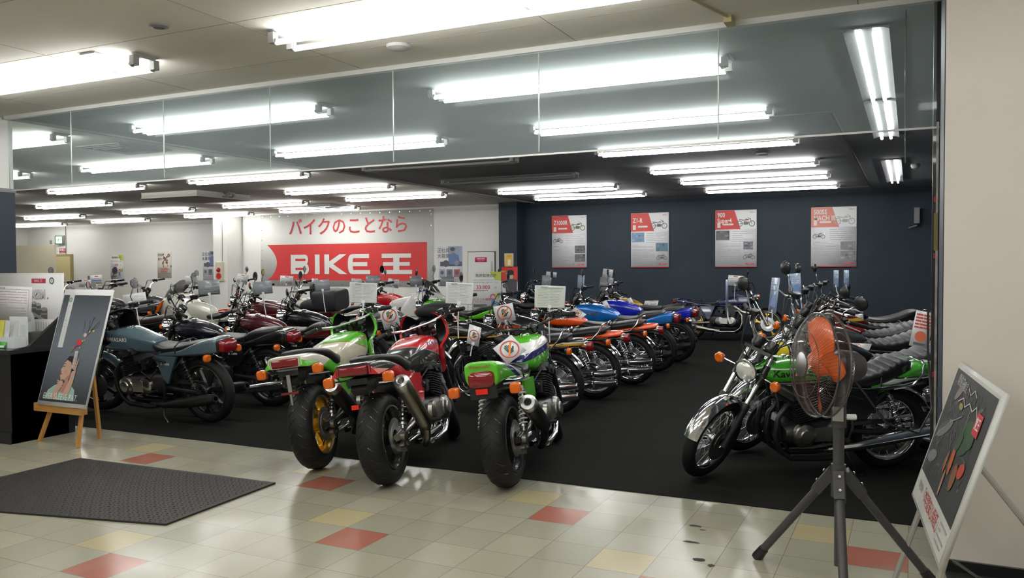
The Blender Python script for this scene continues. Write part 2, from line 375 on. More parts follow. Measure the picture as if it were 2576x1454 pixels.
# soffit step in the ceiling behind the glass
struct('trim_3',CEILW,lambda m:m.prism([(-14.7,12.4),(-13.1,12.4),(-13.1,13.9),(-14.7,13.9)],ZC-.12,ZC+.02,0,'xy'))
# wires and pipes
tag(part('pull_string',None,BLACK,lambda m:m.tube([(-.04,5.7,ZC),(-.04,5.7,2.6),(-.035,5.71,2.2)],.004,6)),'thin black pull string hanging from the dark ceiling beside the right column','string')
tag(part('wall_cable',None,GREY,lambda m:m.tube([(-28.3,20.48,ZC),(-28.3,20.48,2.0)],.012,6)),'thin grey cable running down the white wall above the yellow door','cable')
tag(part('wall_cable',None,GREY,lambda m:m.tube([(-18.35,18.31,ZC),(-18.36,18.31,1.72)],.01,6)),'thin cable running down the white pillar to the fire alarm box','cable')
# fluorescent fittings
def fixture(cx,y,lit,label,L=2.5,z=ZC,ang=0):
    t=empty('ceiling_light',(cx,y,z),(0,0,ang),label,'light','fluorescent ceiling lights')
    def body(m):
        m.prism([(-.115,0),(.115,0),(.05,-.032),(-.05,-.032)],-L/2-.06,L/2+.06,0,'yz')
        for sx in (-1,1):
            for sy in (-1,1):
                m.box((sx*(L/2+.025),sy*.09,-.055),(.045,.05,.07)); m.lathe([(.02,0),(.022,.02)],(sx*(L/2-.015),sy*.09,-.08),(sx,0,0),10)
    part('fixture_body',t,FIXW,body,key=('fx',L))
    for sy in (-1,1):
        part('tube',t,TUBEM if lit else TUBEOFF,lambda m:m.tube([(-L/2+.005,sy*.09,-.085),(L/2-.005,sy*.09,-.085)],.019,8),key=('tb',L,sy))
    return t
GRID=[('over the aisle beside the entrance column',-2.54,[(4.37,1,'in front of the glass'),(6.38,1,'first behind the glass'),(8.53,1,'second behind the glass'),(10.62,1,'third behind the glass'),(13.08,1,'fourth behind the glass'),(15.02,1,'fifth behind the glass'),(17.08,1,'nearest the black back wall')]),
 ('over the middle motorcycles',-6.4,[(4.37,1,'in front of the glass'),(6.46,1,'first behind the glass'),(8.7,1,'second behind the glass'),(10.7,0,'third behind the glass'),(13.1,0,'fourth behind the glass'),(15.3,1,'fifth behind the glass'),(17.15,1,'nearest the back wall')]),
 ('over the left motorcycles',-10.25,[(6.45,1,'first behind the glass'),(8.7,1,'second behind the glass'),(10.8,1,'third behind the glass'),(13.3,1,'fourth behind the glass'),(15.3,1,'nearest the banner wall')]),
 ('in the fourth file from the right',-14.25,[(8.7,1,'second behind the glass'),(10.95,1,'third behind the glass'),(13.2,0,'fourth behind the glass'),(15.6,1,'fifth behind the glass'),(17.65,1,'nearest the banner')]),
 ('in the fifth file from the right',-18.35,[(13.5,1,'nearest of that file'),(16.0,1,'middle of that file'),(18.15,1,'farthest of that file')]),
 ('above the far left corner',-23.3,[(16.5,1,'nearer one'),(18.8,1,'farther one')]),
 ('above the yellow door',-28.0,[(19.3,1,'farthest of all')])]
for file,cx,rows in GRID:
    for y,lit,w in rows:
        fixture(cx,y,lit,('lit' if lit else 'unlit dark')+' twin-tube ceiling light '+file+', '+w)
for cx in (-18.4,-23.3,-28):  # unseen fittings added further left to brighten the left wall
    for y in (6.4,10.9,13.4): 
        if not(cx>-19 and y>13): fixture(cx,y,1,'added twin-tube ceiling light brightening the far left of the showroom, outside the picture')
# unseen hall lights added behind the viewpoint to light the front floor (same fittings, carry the rows on)
for cx in (-2.54,-6.4,1.3):
    for y in (2.2,-.1,-2.4): 
        fixture(cx,y,1,'added twin-tube ceiling light brightening the tiled front hall, outside the picture')
def trough(y0,y1,label,bright=1):
    t=empty('recessed_light',(-.28,(y0+y1)/2,ZC),(0,0,0),label,'light','recessed ceiling lights'); L=y1-y0
    part('reflector',t,mat('polished_reflector',(.85,.85,.88),.18,.9),lambda m:(m.prism([(-.14,-.01),(.14,-.01),(.14,-.035),(.10,-.02),(-.10,-.02),(-.14,-.035)],-L/2,L/2,0,'xz')),key=('rf',L))
    for sx in (-1,1): part('tube',t,TUBEM,lambda m:m.tube([(sx*.05,-L/2+.05,-.045),(sx*.05,L/2-.05,-.045)],.016,8),key=('rt',L,sx))
trough(5.95,8.5,'recessed strip light along the right wall, nearest the glass'); trough(8.65,11.1,'recessed strip light along the right wall, middle one'); trough(13.6,17.2,'recessed strip light along the right wall, farthest one')
# small ceiling devices
def dev(name,x,y,mt,prof,label,cat): tag(part(name,None,mt,lambda m:m.lathe(prof,(x,y,ZC),(0,0,-1),20)),label,cat)
dev('ceiling_speaker',-4.4,3.87,GREY,[(.06,0),(.06,.012),(.035,.02),(.03,.012),(0,.012)],'small round grey ceiling detector at the top left','detector')
dev('smoke_detector',-3.29,4.98,FIXW,[(.09,0),(.085,.02),(.05,.035),(.02,.04),(0,.04)],'round white smoke detector under the long front light','detector')
dev('smoke_detector',-1.9,12.1,FIXW,[(.09,0),(.085,.02),(.05,.035),(0,.04)],'round smoke detector on the dark ceiling between the lights','detector')
t=empty('emergency_light',(-5.42,4.2,ZC),(0,0,0),'small square recessed emergency light glowing on the front ceiling','light')
part('frame',t,FIXW,lambda m:m.box((0,0,-.005),(.16,.16,.012))); part('lens',t,mat('emergency_lens',(1,1,.95),.3,emit=2.5),lambda m:m.box((0,0,-.013),(.10,.10,.006)))
def vent(x,y,label,s=.6,dk=0):
    t=empty('ceiling_vent',(x,y,ZC),(0,0,0),label,'vent')
    def fr(m):
        for k in range(4):
            a=s/2-k*.07
            for dx,dy,w,h in ((0,a,2*a,.03),(0,-a,2*a,.03),(a,0,.03,2*a),(-a,0,.03,2*a)): m.box((dx,dy,-.015-.006*k),(w,h,.014))
    part('louvre',t,GREY if dk else FIXW,fr,key=('vent',s)); part('throat',t,BLACK,lambda m:m.box((0,0,-.004),(s*.95,s*.95,.006)),key=('vt',s))
vent(-13.59,17.2,'square air vent on the white ceiling in front of the banner',1.0); vent(-6.1,16.3,'square air vent on the dark ceiling near the numbered posters',.9,1)
vent(-9.3,7.6,'air vent seen through the glass over the left motorcycles',.8,1)
# black ceiling access hatch lines
def hatch(m):
    for a,b in (((-2.2,9.1),(-.75,9.1)),((-.75,9.1),(-.75,18.2)),((-.75,18.2),(-2.6,18.2))):
        d=Vector((b[0]-a[0],b[1]-a[1],0)); m.box(((a[0]+b[0])/2,(a[1]+b[1])/2,ZC-.006),(max(abs(d.x),.03),max(abs(d.y),.03),.014))
struct('trim_4',mat('ceiling_trim_grey',(.10,.10,.10),.5),hatch)
tag(part('cable_conduit',None,mat('yellowed_conduit',(.45,.38,.2),.5),lambda m:(m.box((-1.05,5.36,ZC-.02),(.05,.12,.05)),m.tube([(-1.05,5.3,ZC-.012),(-1.35,4.2,ZC-.012)],.008,6))),'short conduit stub fixed to the ceiling rail above the glass','conduit')
for x,y,lb in ((.05,14.5,'small dome camera on the dark ceiling near the right wall'),(.35,13.2,'second dome camera on the dark ceiling behind the right column')):
    tag(part('dome_camera',None,[GREY,FIXW],lambda m:(m.lathe([(.07,0),(.07,.03),(.05,.07),(0,.09)],(x,y,ZC),(0,0,-1),16))),lb,'camera')
tag(part('wall_speaker',None,GREY,lambda m:(m.box((.1,18.75,2.55),(.1,.16,.32)),m.tube([(.1,18.9,2.35),(.1,18.75,2.35),(-.05,18.75,2.3)],.015,6))),'small grey bracket device high on the black wall at the right','speaker')
# exit sign, red sign, switch
P=Panel(.38,.34,.08,FIXW); P.rect(-.16,-.14,.16,.14,(.05,.42,.12)); P.rect(-.13,-.12,.13,.12,mat('lit_exit_panel',(.85,1,.85),.4,emit=.9),2)
P.disc(.01,.075,.02,(.05,.42,.12),3); P.line(.0,.05,-.02,-.02,.035,(.05,.42,.12),3); P.line(-.02,-.02,.05,-.09,.025,(.05,.42,.12),3); P.line(-.02,-.02,-.09,-.07,.025,(.05,.42,.12),3); P.line(0,.04,.07,.01,.018,(.05,.42,.12),3); P.line(0,.04,-.07,.0,.018,(.05,.42,.12),3)
P.build('exit_sign',(-28.55,20.38,2.6),(.2,-1,0),label='green and white running-figure exit sign above the yellow door',cat='sign')
P=Panel(.34,.17,.01,flat((.65,.05,.06))); P.text('非常口',0,.02,.1,(.95,.9,.9),2,.02); P.rect(-.12,-.07,.12,-.05,(.95,.8,.8)); P.build('wall_sign',(-28.5,20.48,2.2),(0,-1,0),label='small red sign below the exit sign over the yellow door',cat='sign')
tag(part('light_switch',None,GREY,lambda m:m.box((-27.1,20.49,1.15),(.09,.02,.22))),'narrow grey switch plate on the white wall right of the yellow door','switch')
# ---------------------------------------------------------------- motorcycles
AX=Vector((-.454,0,.891)); HP=Vector((1.13,0,.95))
def steer(a): return Matrix.Translation(HP)@Matrix.Rotation(a,4,AX)@Matrix.Translation(-HP)
RR,RF,WB=.325,.33,1.5
def tyre(m,c,Ro,w,h,n=44):
    prof=[]
    for i in range(13):
        a=R(-115+230*i/12); prof.append((Ro-h+h*math.cos(a),w*math.sin(a)))
    prof=[(Ro-h*1.75,-w*.72)]+prof+[(Ro-h*1.75,w*.72)]
    m.lathe(prof,c,(0,1,0),n,closed=True)
def treads(m,c,Ro,w,h,n=26):
    # angled grooves of a wide road tyre: thin dark slots pressed just above the rubber
    for k in range(n):
        for s in (-1,1):
            pts=[]
            for q in range(5):
                t=q/4; y=s*w*(.06+.80*t); al=math.asin(min(.98,abs(y)/w)); rad=Ro-h+h*math.cos(al)+.0006
                a=2*PI*(k+.5*(s>0))/n+.20*t
                pts.append(Vector((c[0]+rad*math.cos(a),y,c[2]+rad*math.sin(a))))
            m.tube(pts,[.0012,.0028,.003,.0026,.0012],4)
def rim(m,c,Ro,w,kind,disc=1):
    r=Ro
    m.lathe([(r,-w),(r+.008,-w),(r+.004,-w*.8),(r-.012,-w*.6),(r-.018,0),(r-.012,w*.6),(r+.004,w*.8),(r+.008,w),(r,w),(r-.02,w*.6),(r-.027,0),(r-.02,-w*.6)],c,(0,1,0),40,closed=True)
    if kind!='spoke':
        for q in (-1,1): m.lathe([(r+.010,q*w*1.0),(r+.010,q*w*1.32),(r+.001,q*w*1.32),(r+.001,q*w*1.0)],c,(0,1,0),44,1,closed=True)
    if kind=='spoke':
        m.lathe([(0,-.07),(.045,-.07),(.055,-.05),(.03,-.03),(.03,.03),(.055,.05),(.045,.07),(0,.07)],c,(0,1,0),16)
        for k in range(36):
            a=2*PI*k/36; s=1 if k%2 else -1; b=a+(.42 if (k//2)%2 else -.42)
            m.tube([(c[0]+.05*math.cos(b),s*.05,c[2]+.05*math.sin(b)),(c[0]+(r-.02)*math.cos(a),s*.012,c[2]+(r-.02)*math.sin(a))],.0022,4,caps=False)
    else:
        m.lathe([(0,-.075),(.04,-.075),(.055,-.06),(.055,.06),(.04,.075),(0,.075)],c,(0,1,0),16)
        nn=7 if kind=='cast7' else 5
        for k in range(nn):
            a=2*PI*k/nn+.3; rt=Matrix.Rotation(-a,3,'Y')
            if kind=='cast3': pass
            L=r-.05
            p=[rt@Vector((.045+L*0,0,0))]
            m.box(Vector(c)+rt@Vector((.045+L/2-.01,0,0)),(L,.030,.036),0,rt,1)
            m.box(Vector(c)+rt@Vector((r-.03,0,0)),(.03,.04,.075),0,rt,1)
def disc(m,c,y,r=.14):
    m.lathe([(r,-.0025),(r,.0025),(.085,.0025),(.085,-.0025)],(c[0],y,c[2]),(0,1,0),32,closed=True)
    m.lathe([(.088,-.004),(.088,.004),(.045,.01),(.045,.0)],(c[0],y,c[2]),(0,1,0),20,closed=True)
TANKS={
 'tear':(2.5,[(.56,.785,.045,.02,.035),(.60,.795,.075,.04,.055),(.68,.80,.105,.07,.07),(.80,.81,.13,.098,.085),(.93,.82,.143,.112,.095),(1.05,.83,.142,.105,.09),(1.12,.838,.12,.085,.075),(1.16,.84,.085,.055,.05),(1.17,.84,.05,.03,.03)]),
 'coffin':(4.5,[(.52,.775,.085,.02,.075),(.56,.78,.10,.035,.095),(.70,.79,.125,.065,.105),(.86,.80,.14,.105,.11),(.96,.805,.145,.118,.115),(1.16,.81,.135,.085,.11),(1.19,.81,.115,.07,.09)]),
 'square':(3.2,[(.50,.785,.07,.02,.05),(.55,.80,.10,.05,.075),(.66,.81,.13,.09,.11),(.80,.825,.15,.12,.15),(.95,.835,.16,.13,.165),(1.08,.845,.15,.11,.13),(1.15,.85,.125,.085,.09),(1.17,.85,.09,.06,.06)]),
 'knee':(3.2,[(.47,.78,.07,.02,.08),(.50,.795,.10,.05,.12),(.60,.805,.135,.09,.15),(.76,.815,.155,.12,.165),(.92,.825,.165,.13,.165),(1.06,.835,.155,.105,.14),(1.13,.84,.125,.075,.10),(1.15,.84,.09,.05,.06)])}
SEATS={
 'bench':(2.6,[(-.20,.815,.06,.01,.03),(-.17,.80,.11,.035,.06),(-.02,.785,.13,.04,.07),(.10,.765,.135,.042,.06),(.26,.745,.14,.04,.055),(.44,.745,.125,.04,.055),(.58,.755,.095,.045,.05),(.62,.76,.07,.03,.04)]),
 'step':(3.0,[(-.16,.85,.06,.01,.03),(-.13,.845,.10,.03,.08),(.0,.83,.125,.035,.09),(.12,.81,.135,.04,.085),(.20,.775,.135,.03,.07),(.34,.75,.14,.028,.06),(.50,.755,.115,.03,.06),(.58,.765,.09,.03,.05)]),
 'low':(2.8,[(-.10,.815,.06,.01,.03),(-.07,.80,.10,.028,.06),(.06,.78,.12,.03,.06),(.20,.755,.13,.03,.06),(.36,.74,.135,.028,.05),(.48,.75,.115,.03,.05),(.56,.765,.09,.03,.04)]),
 'mach':(2.8,[(-.10,.86,.06,.01,.05),(-.07,.87,.10,.03,.12),(.05,.85,.13,.045,.12),(.16,.80,.14,.05,.10),(.3,.76,.14,.045,.08),(.45,.745,.125,.04,.06),(.58,.755,.095,.045,.05),(.62,.76,.07,.03,.04)]),
 'sport':(2.8,[(-.17,.885,.07,.01,.02),(-.13,.885,.115,.022,.03),(.02,.87,.14,.028,.05),(.14,.85,.15,.035,.08),(.22,.82,.155,.04,.10),(.32,.785,.15,.03,.09),(.44,.775,.12,.03,.07),(.50,.785,.08,.03,.05)])}
TAILS={
 'duck':(2.6,[(-.36,.765,.05,.015,.02),(-.34,.76,.075,.03,.035),(-.24,.75,.10,.04,.05),(-.08,.73,.125,.035,.05),(.12,.705,.14,.02,.045),(.28,.70,.135,.01,.03)]),
 'box':(6,[(-.29,.785,.10,.055,.05),(-.27,.785,.115,.07,.065),(-.15,.77,.125,.075,.065),(.0,.755,.135,.045,.06),(.15,.725,.142,.02,.045),(.42,.695,.14,.01,.02)]),
 'cowl':(7,[(-.35,.835,.115,.036,.036),(-.33,.835,.128,.044,.042),(-.15,.83,.14,.045,.06),(.05,.795,.145,.035,.07),(.22,.75,.14,.03,.08),(.42,.70,.13,.03,.09)]),
 'mach':(2.8,[(-.40,.80,.05,.02,.04),(-.37,.81,.085,.045,.06),(-.25,.815,.105,.055,.08),(-.08,.80,.12,.04,.08),(.1,.74,.13,.02,.05),(.26,.71,.13,.01,.03)]),
 'lawson':(3.4,[(-.32,.83,.10,.05,.10),(-.30,.835,.118,.058,.12),(-.18,.825,.128,.05,.10),(.0,.795,.135,.035,.08),(.2,.745,.135,.02,.05),(.4,.71,.13,.01,.03)])}
def loftpts(st,k=3):
    """smooth the stations with catmull-rom"""
    out=[]
    for i in range(len(st)-1):
        p0=st[max(i-1,0)];p1=st[i];p2=st[i+1];p3=st[min(i+2,len(st)-1)]
        for j in range(k):
            t=j/k; out.append(tuple(.5*((2*b)+(-a+c)*t+(2*a-5*b+4*c-d)*t*t+(-a+3*b-3*c+d)*t**3) for a,b,c,d in zip(p0,p1,p2,p3)))
    out.append(st[-1]); return out
def decal(root,name,tank_obj,body,cx,cz,size,m,side=1,bold=.02,sx=1.2,rot=0,label=None):
    vs,fs=textmesh(body,size,bold,'CENTER',sx)
    bv=BVHTree.FromPolygons([v.co for v in tank_obj.data.vertices],[tuple(p.vertices) for p in tank_obj.data.polygons])
    out=[];ca,sa=math.cos(rot),math.sin(rot)
    for p,q in vs:
        p,q=p*ca-q*sa,p*sa+q*ca
        x=cx-p*side; z=cz+q; h=bv.ray_cast(Vector((x,.6*side,z)),Vector((0,-side,0)))
        y=h[0].y+.002*side if h[0] else .12*side
        out.append((x,y,z))
    mm=M(); mm.add(out,fs); o=link(name,mm.mesh(name,[m],180),tank_obj)
    return o
def gauges(m,st):
    for s in (-1,1):
        i0=len(m.v); m.lathe([(0,0),(.036,0),(.048,.02),(.050,.080),(.043,.085)],(0,0,0),(0,0,1),16,0); m.lathe([(.043,.081),(0,.081)],(0,0,0),(0,0,1),16,1)
        m.xf(Matrix.Translation((1.14,s*.060,1.0))@Matrix.Rotation(R(-38),4,'Y'),i0)
def make_bike(name,label,loc,head,cfg,lean=8,s=1.04,steera=22):
    g=cfg.get; near=g('near',0); mid=g('mid',1)
    t=empty('motorcycle',(loc[0],loc[1],g('dz',0.006)),(-R(lean),0,R(head)),label,'motorcycle','motorcycles on display',s)
    st=R(steera); ST=steer(st); fx=cfg
    wk=g('wheel','spoke'); wm=g('wheelmat',CHROME if wk=='spoke' else BLACK); tw=g('tyre',.055); tf=g('ftyre',.048)
    th=.085 if tw>.08 else .062
    Rr=.318 if tw>.08 else RR
    C1=(0,0,Rr); C2=(WB,0,RF)
    # wheels
    w=part('rear_wheel',t,[wm,STEEL],lambda m:rim(m,C1,Rr-th*1.25,tw*.72,wk),key=('rw',wk,tw))
    part('tyre',w,RUB,lambda m:tyre(m,C1,Rr,tw,th*.72),key=('rt',tw))
    if near==2: part('tread_grooves',w,BLACK,lambda m:treads(m,C1,Rr,tw,th*.72),key=('tg',tw))
    part('brake_disc',w,STEEL,lambda m:disc(m,C1,-.09,.125),key='rd')
    w=part('front_wheel',t,[wm,STEEL],lambda m:(rim(m,C2,RF-.075,tf*.7,wk),m.xf(ST)),key=('fw',wk,tf,steera))
    part('tyre',w,RUB,lambda m:(tyre(m,C2,RF,tf,.05),m.xf(ST)),key=('ft',tf,steera))
    part('brake_disc',w,STEEL,lambda m:(disc(m,C2,.075,.145),disc(m,C2,-.075,.145),m.xf(ST)),key=('fd',steera))
    # forks
    FC=g('forkmat',CHROME)
    for sd in (1,-1):
        def fk(m):
            b=Vector((WB-.02,sd*.10,RF)); 
            m.tube([b+AX*-.03,b+AX*.30],[.03,.027],10,1); m.tube([b+AX*.28,b+AX*.74],.019,10,0); m.lathe([(.03,0),(.033,.02),(.033,.05),(.028,.06)],b+AX*.28,AX,12,1)
            m.tube([b+AX*.50,b+AX*.66],.028,10,2); m.xf(ST)
        part('fork_leg',t,[FC,g('forklow',BLKENG),BLACK],fk,key=('fk',sd,steera,g('fkk',0)))
    part('fork_clamp',t,BLACK,lambda m:(m.box((1.155,0,.985),(.07,.25,.025),rot=Matrix.Rotation(R(-27),3,'Y')),m.box((1.225,0,.82),(.07,.24,.04),rot=Matrix.Rotation(R(-27),3,'Y')),m.tube([(1.12,0,1.0),(1.19,0,.80)],.03,10),m.xf(ST)),key=('cl',steera))
    part('front_fender',t,g('fendmat',CHROME),lambda m:(m.arc(C2,RF+.035,18,150,.062,.035),m.box((1.49,.075,.46),(.02,.012,.2)),m.box((1.49,-.075,.46),(.02,.012,.2)),m.xf(ST)),key=('ff',steera))
    # frame and engine
    def frame(m):
        for sd in (-1,1):
            m.tube([(1.10,sd*.03,.90),(1.0,sd*.06,.60),(.98,sd*.10,.32),(.90,sd*.12,.22),(.45,sd*.13,.22),(.40,sd*.13,.40),(.42,sd*.11,.66)],.015,8)
            m.tube([(1.10,sd*.02,.86),(.80,sd*.05,.74),(.42,sd*.11,.68),(0,sd*.12,.70),(-.22,sd*.10,.72)],.014,8)
            m.tube([(.42,sd*.13,.42),(.12,sd*.12,.67)],.012,8)
        m.tube([(1.13,0,.93),(1.16,0,.80)],.035,10)
        m.box((.28,0,.58),(.22,.16,.2))
    part('frame',t,g('framemat',BLACK),frame,key=('fr',g('frk',0)))
    bore=.18 if not g('triple') else .16
    def crank(m):
        m.loft([(.40,.40,.12,.08,.09),(.45,.40,.15,.10,.12),(.60,.385,.19,.11,.12),(.80,.375,.21,.11,.11),(.93,.37,.2,.08,.09),(.97,.37,.17,.05,.06)],3.6,20)
    e=part('engine',t,g('engmat',BLKENG),crank,key=('en',))
    def cyl(m):
        rt=Matrix.Rotation(R(14),3,'Y'); ax=rt@Vector((0,0,1))
        for k in range(9):
            o=Vector((.80,0,.50))+ax*(.018*k); m.box(o,(.20 if k<6 else .23,.36 if not g('triple') else .42,.008),0,rt)
        m.box(Vector((.80,0,.49))+ax*.085,(.155,.31,.18),0,rt)
        m.box(Vector((.80,0,.50))+ax*.19,(.22,.38,.045),0,rt,.88)
        for q in (-1,1): m.tube([Vector((.80,-.2,.50))+ax*.20+rt@Vector((q*.065,0,0)),Vector((.80,.2,.50))+ax*.20+rt@Vector((q*.065,0,0))],.034,12)
    part('cylinder_block',e,g('engmat',BLKENG),cyl,key=('cy',g('triple',0)))
    cm=g('covmat',ALU)
    def cov(m,sd):
        if 1:
            m.lathe([(.095,0),(.098,.02),(.085,.045),(.055,.055),(.05,.066),(0,.068)],(.84,sd*.18,.375),(0,sd,0),24)
            m.lathe([(.085,0),(.08,.03),(.05,.042),(0,.044)],(.60,sd*.17,.38),(0,sd,0),20)
            m.box((.72,sd*.19,.38),(.20,.05,.11))
    [part('engine_cover',e,cm,lambda m:cov(m,sd),key=('ec',sd)) for sd in (1,-1)]
    def carb(m):
        for k in range(4):
            y=-.135+.09*k; m.tube([(.70,y,.60),(.56,y,.60)],.024,10); m.box((.63,y,.585),(.06,.05,.09))
    if mid: part('carburettor_bank',e,g('carbmat',BLKENG),carb,key='cb')
    # exhaust
    ex=g('exhaust','four'); em=g('pipemat',CHROME)
    def pipes(m):
        ys=(-.135,-.045,.045,.135) if ex!='triple' else (-.12,0,.12)
        for y in ys:
            y2=y*1.15
            m.tube([(.86,y,.60),(.96,y,.585),(1.03,y2,.50),(1.045,y2,.36),(1.0,y2,.24),(.90,y2*1.02,.175),(.62,y2*1.1,.165),(.5,y2*1.15,.18)] if y2*0==0 else [],.021,10)
    part('exhaust_pipes',t,em,pipes,key=('xp',ex=='triple'))
    mm=g('mufmat',CHROME)
    def muf(path,rad,cap=BLACK):
        def f(m): 
            m.tube(path,rad,16,0); a=Vector(path[-1]);d=(a-Vector(path[-2])).normalized()
            m.lathe([(rad[-1]*.8,.0),(rad[-1]*.8,.006),(rad[-1]*.55,.006),(rad[-1]*.5,-.01),(0,-.01)],a,d,16,0 if g('capm')else 0); m.lathe([(rad[-1]*.48,.0065),(0,.0065)],a,d,14,1)
        return f
    if ex=='four':
        for sd in (1,-1):
            for k,(z0,z1) in enumerate(((.19,.27),(.27,.37))):
                part('muffler',t,[mm,BLACK],muf([(.55,sd*.15,z0),(.30,sd*.19,z0+.01),(.10,sd*.215,(z0+z1)/2),(-.22,sd*.225,z1-.02),(-.34,sd*.225,z1)],[.022,.026,.038,.044,.036]),key=('mf',sd,k))
    elif ex=='twin':
        for sd in (1,-1): part('muffler',t,[mm,BLACK],muf([(.60,sd*.14,.19),(.40,sd*.17,.20),(.15,sd*.20,.24),(-.20,sd*.21,.30),(-.30,sd*.21,.32)],[.028,.032,.05,.055,.04]),key=('mt',sd))
    elif ex=='triple':
        for sd,z0,k in ((1,.26,0),(-1,.20,0),(-1,.32,1)):
            part('muffler',t,[mm,BLACK],muf([(.60,sd*.14,z0-.03),(.40,sd*.18,z0),(.15,sd*.205,z0+.05),(-.15,sd*.215,z0+.10),(-.38,sd*.215,z0+.14)],[.026,.034,.045,.042,.03]),key=('m3',sd,z0))
    elif ex=='can':
        cz=g('canz',0); ri=g('canrise',.30)
        part('muffler',t,[mm,g('canhole',BLACK),STEEL],lambda m:(m.tube([(.62,-.10,.18),(.46,-.14,.17),(.34,-.20,.24),(.26,-.235,.33)],.028,12,0),
            m.tube([(.27,-.235,.32),(.22,-.24,.36),(.20,-.24,.38),(-.14,-.25,.38+ri),(-.16,-.25,.395+ri)],[.03,.045,.056,.056,.05],20,0),
            m.lathe([(.057,-.02),(.058,.03),(.05,.045),(.03,.05),(.022,.045),(.02,-.02),(0,-.02)],(-.15,-.25,.388+ri),(-.36,-.01,ri),20,2),
            m.lathe([(g('hole',.021),.0),(0,.0)],Vector((-.15,-.25,.388+ri))+Vector((-.36,-.01,ri)).normalized()*(.046 if g('hole') else .012),(-.36,-.01,ri),18,1)),key=('can',ri))
    # tank
    e_,ts=TANKS[g('tank','tear')]
    tk=part('fuel_tank',t,g('paint'),lambda m:m.loft(loftpts(ts),e_,32),key=('tk',g('tank','tear')),ang=50)
    ztop=max(q[1]+q[3] for q in ts)
    part('filler_cap',tk,g('capmat',CHROME),lambda m:m.lathe([(.034,-.01),(.036,.008),(.028,.014),(0,.015)],(.93,0,ztop-.002),(-.1,0,1),16),key=('fc',g('tank','tear')))
    # seat and tail
    e_,ss=SEATS[g('seat','bench')]
    def seat(m):
        pts=loftpts(ss,6 if g('pleats') else 3)
        if g('pleats'): pts=[(x,z,hy,ht*(1.0+(.16 if (i%3==1) else -.10)),hb) for i,(x,z,hy,ht,hb) in enumerate(pts)]
        m.loft(pts,e_,24)
    sm_=g('seatmat',SEATM); sx=part('seat',t,[sm_],seat,key=('st',g('seat','bench'),g('pleats',0)))
    if g('strap',1) and g('seat','bench')!='sport': part('seat_strap',sx,BLACK,lambda m:m.tube([(.20,-.146,.71),(.195,-.142,.78),(.19,-.09,.812),(.19,.09,.812),(.195,.142,.78),(.20,.146,.71)],.007,6),key='ss')
    if g('seattrim',1) and g('seat','bench')!='sport': part('seat_trim',sx,CHROME,lambda m:(m.tube([(.55,.10,.708),(.3,.142,.70),(0,.136,.722),(-.16,.11,.745)],.0045,6),m.tube([(.55,-.10,.708),(.3,-.142,.70),(0,-.136,.722),(-.16,-.11,.745)],.0045,6)),key='str')
    e_,tt=TAILS[g('tail','duck')]
    tl=part('tail_cowl',t,g('tailpaint',g('paint')),lambda m:m.loft(loftpts(tt),e_,28),key=('tl',g('tail','duck')),ang=50)
    tz=tt[0][1]; txx=tt[0][0]
    if g('tail','duck') in('duck','mach'):
        lz=tz-.055
        part('tail_light',t,[REDL,CHROME],lambda m:(m.loft([(txx-.075,lz,.03,.03,.03),(txx-.07,lz,.045,.045,.045),(txx-.02,lz,.05,.05,.05)],2.6,18,0),m.loft([(txx-.022,lz,.053,.052,.052),(txx+.06,lz+.01,.045,.04,.04)],3,18,1)),key=('lt','d',lz))
    elif g('tail')=='box':
        part('tail_light',t,[REDL,BLACK],lambda m:(m.loft([(-.375,.775,.075,.035,.035),(-.365,.775,.09,.05,.05),(-.31,.78,.098,.058,.055)],5,20,0),m.loft([(-.315,.78,.103,.062,.058),(-.27,.785,.106,.06,.055)],6,20,1)),key=('lt','b'))
    elif g('tail')=='cowl':
        part('tail_light',t,REDL,lambda m:m.loft([(-.366,.832,.092,.024,.024),(-.362,.832,.098,.029,.029),(-.33,.832,.102,.031,.031)],12,28),key=('lt','c'))
        for sd in (1,-1): part('tail_flare',tl,g('flare',g('paint')),lambda m:m.add([(-.352,sd*.108,.866),(-.352,sd*.108,.80),(-.34,sd*.168,.792),(-.02,sd*.138,.80)],[(0,1,2),(0,2,3),(1,2,3),(0,1,3)]),key=('tf',sd))
    else:
        part('tail_light',t,REDL,lambda m:m.loft([(-.352,.775,.075,.04,.04),(-.345,.775,.085,.05,.05),(-.31,.785,.09,.05,.055)],4,20),key=('lt','l'))
    # side covers
    if g('sidecov',1):
        sc=g('sidepaint',g('paint'))
        poly=[(.22,.73),(.56,.69),(.60,.56),(.55,.45),(.44,.43),(.34,.52)] if g('tank')=='knee' else [(.20,.68),(.50,.68),(.40,.44),(.36,.40)] if g('tank')=='coffin' else [(.24,.68),(.50,.68),(.50,.56),(.44,.47),(.30,.46),(.22,.56)]
        for sd in (1,-1):
            c=part('side_cover',t,sc,lambda m:(m.prism(poly,sd*.115,sd*.14)),key=('sc',g('tank') if g('tank') in('coffin','knee') else 0,sd))
            if near and sd==1 and g('sidetext'):
                vs,fs=textmesh(g('sidetext'),.032,.02,'CENTER',1.25); part('lettering',c,WHITEP,lambda m:m.add([(.36-p,.1415,.60+q) for p,q in vs],fs),ang=180)
    # rear fender, swingarm, shocks
    if g('rfender',1): part('rear_fender',t,g('rfendmat',CHROME),lambda m:m.arc(C1,Rr+.05,62,g('rfa',150),.07,.03),key=('rf',tw,g('rfa',150)))
    else: part('rear_fender',t,PLAST,lambda m:(m.box((-.14,0,.755),(.36,.15,.04)),m.prism([(-.02,.74),(-.26,.76),(-.31,.70),(-.27,.66),(-.10,.69)],-.055,.055)),key='rf2')
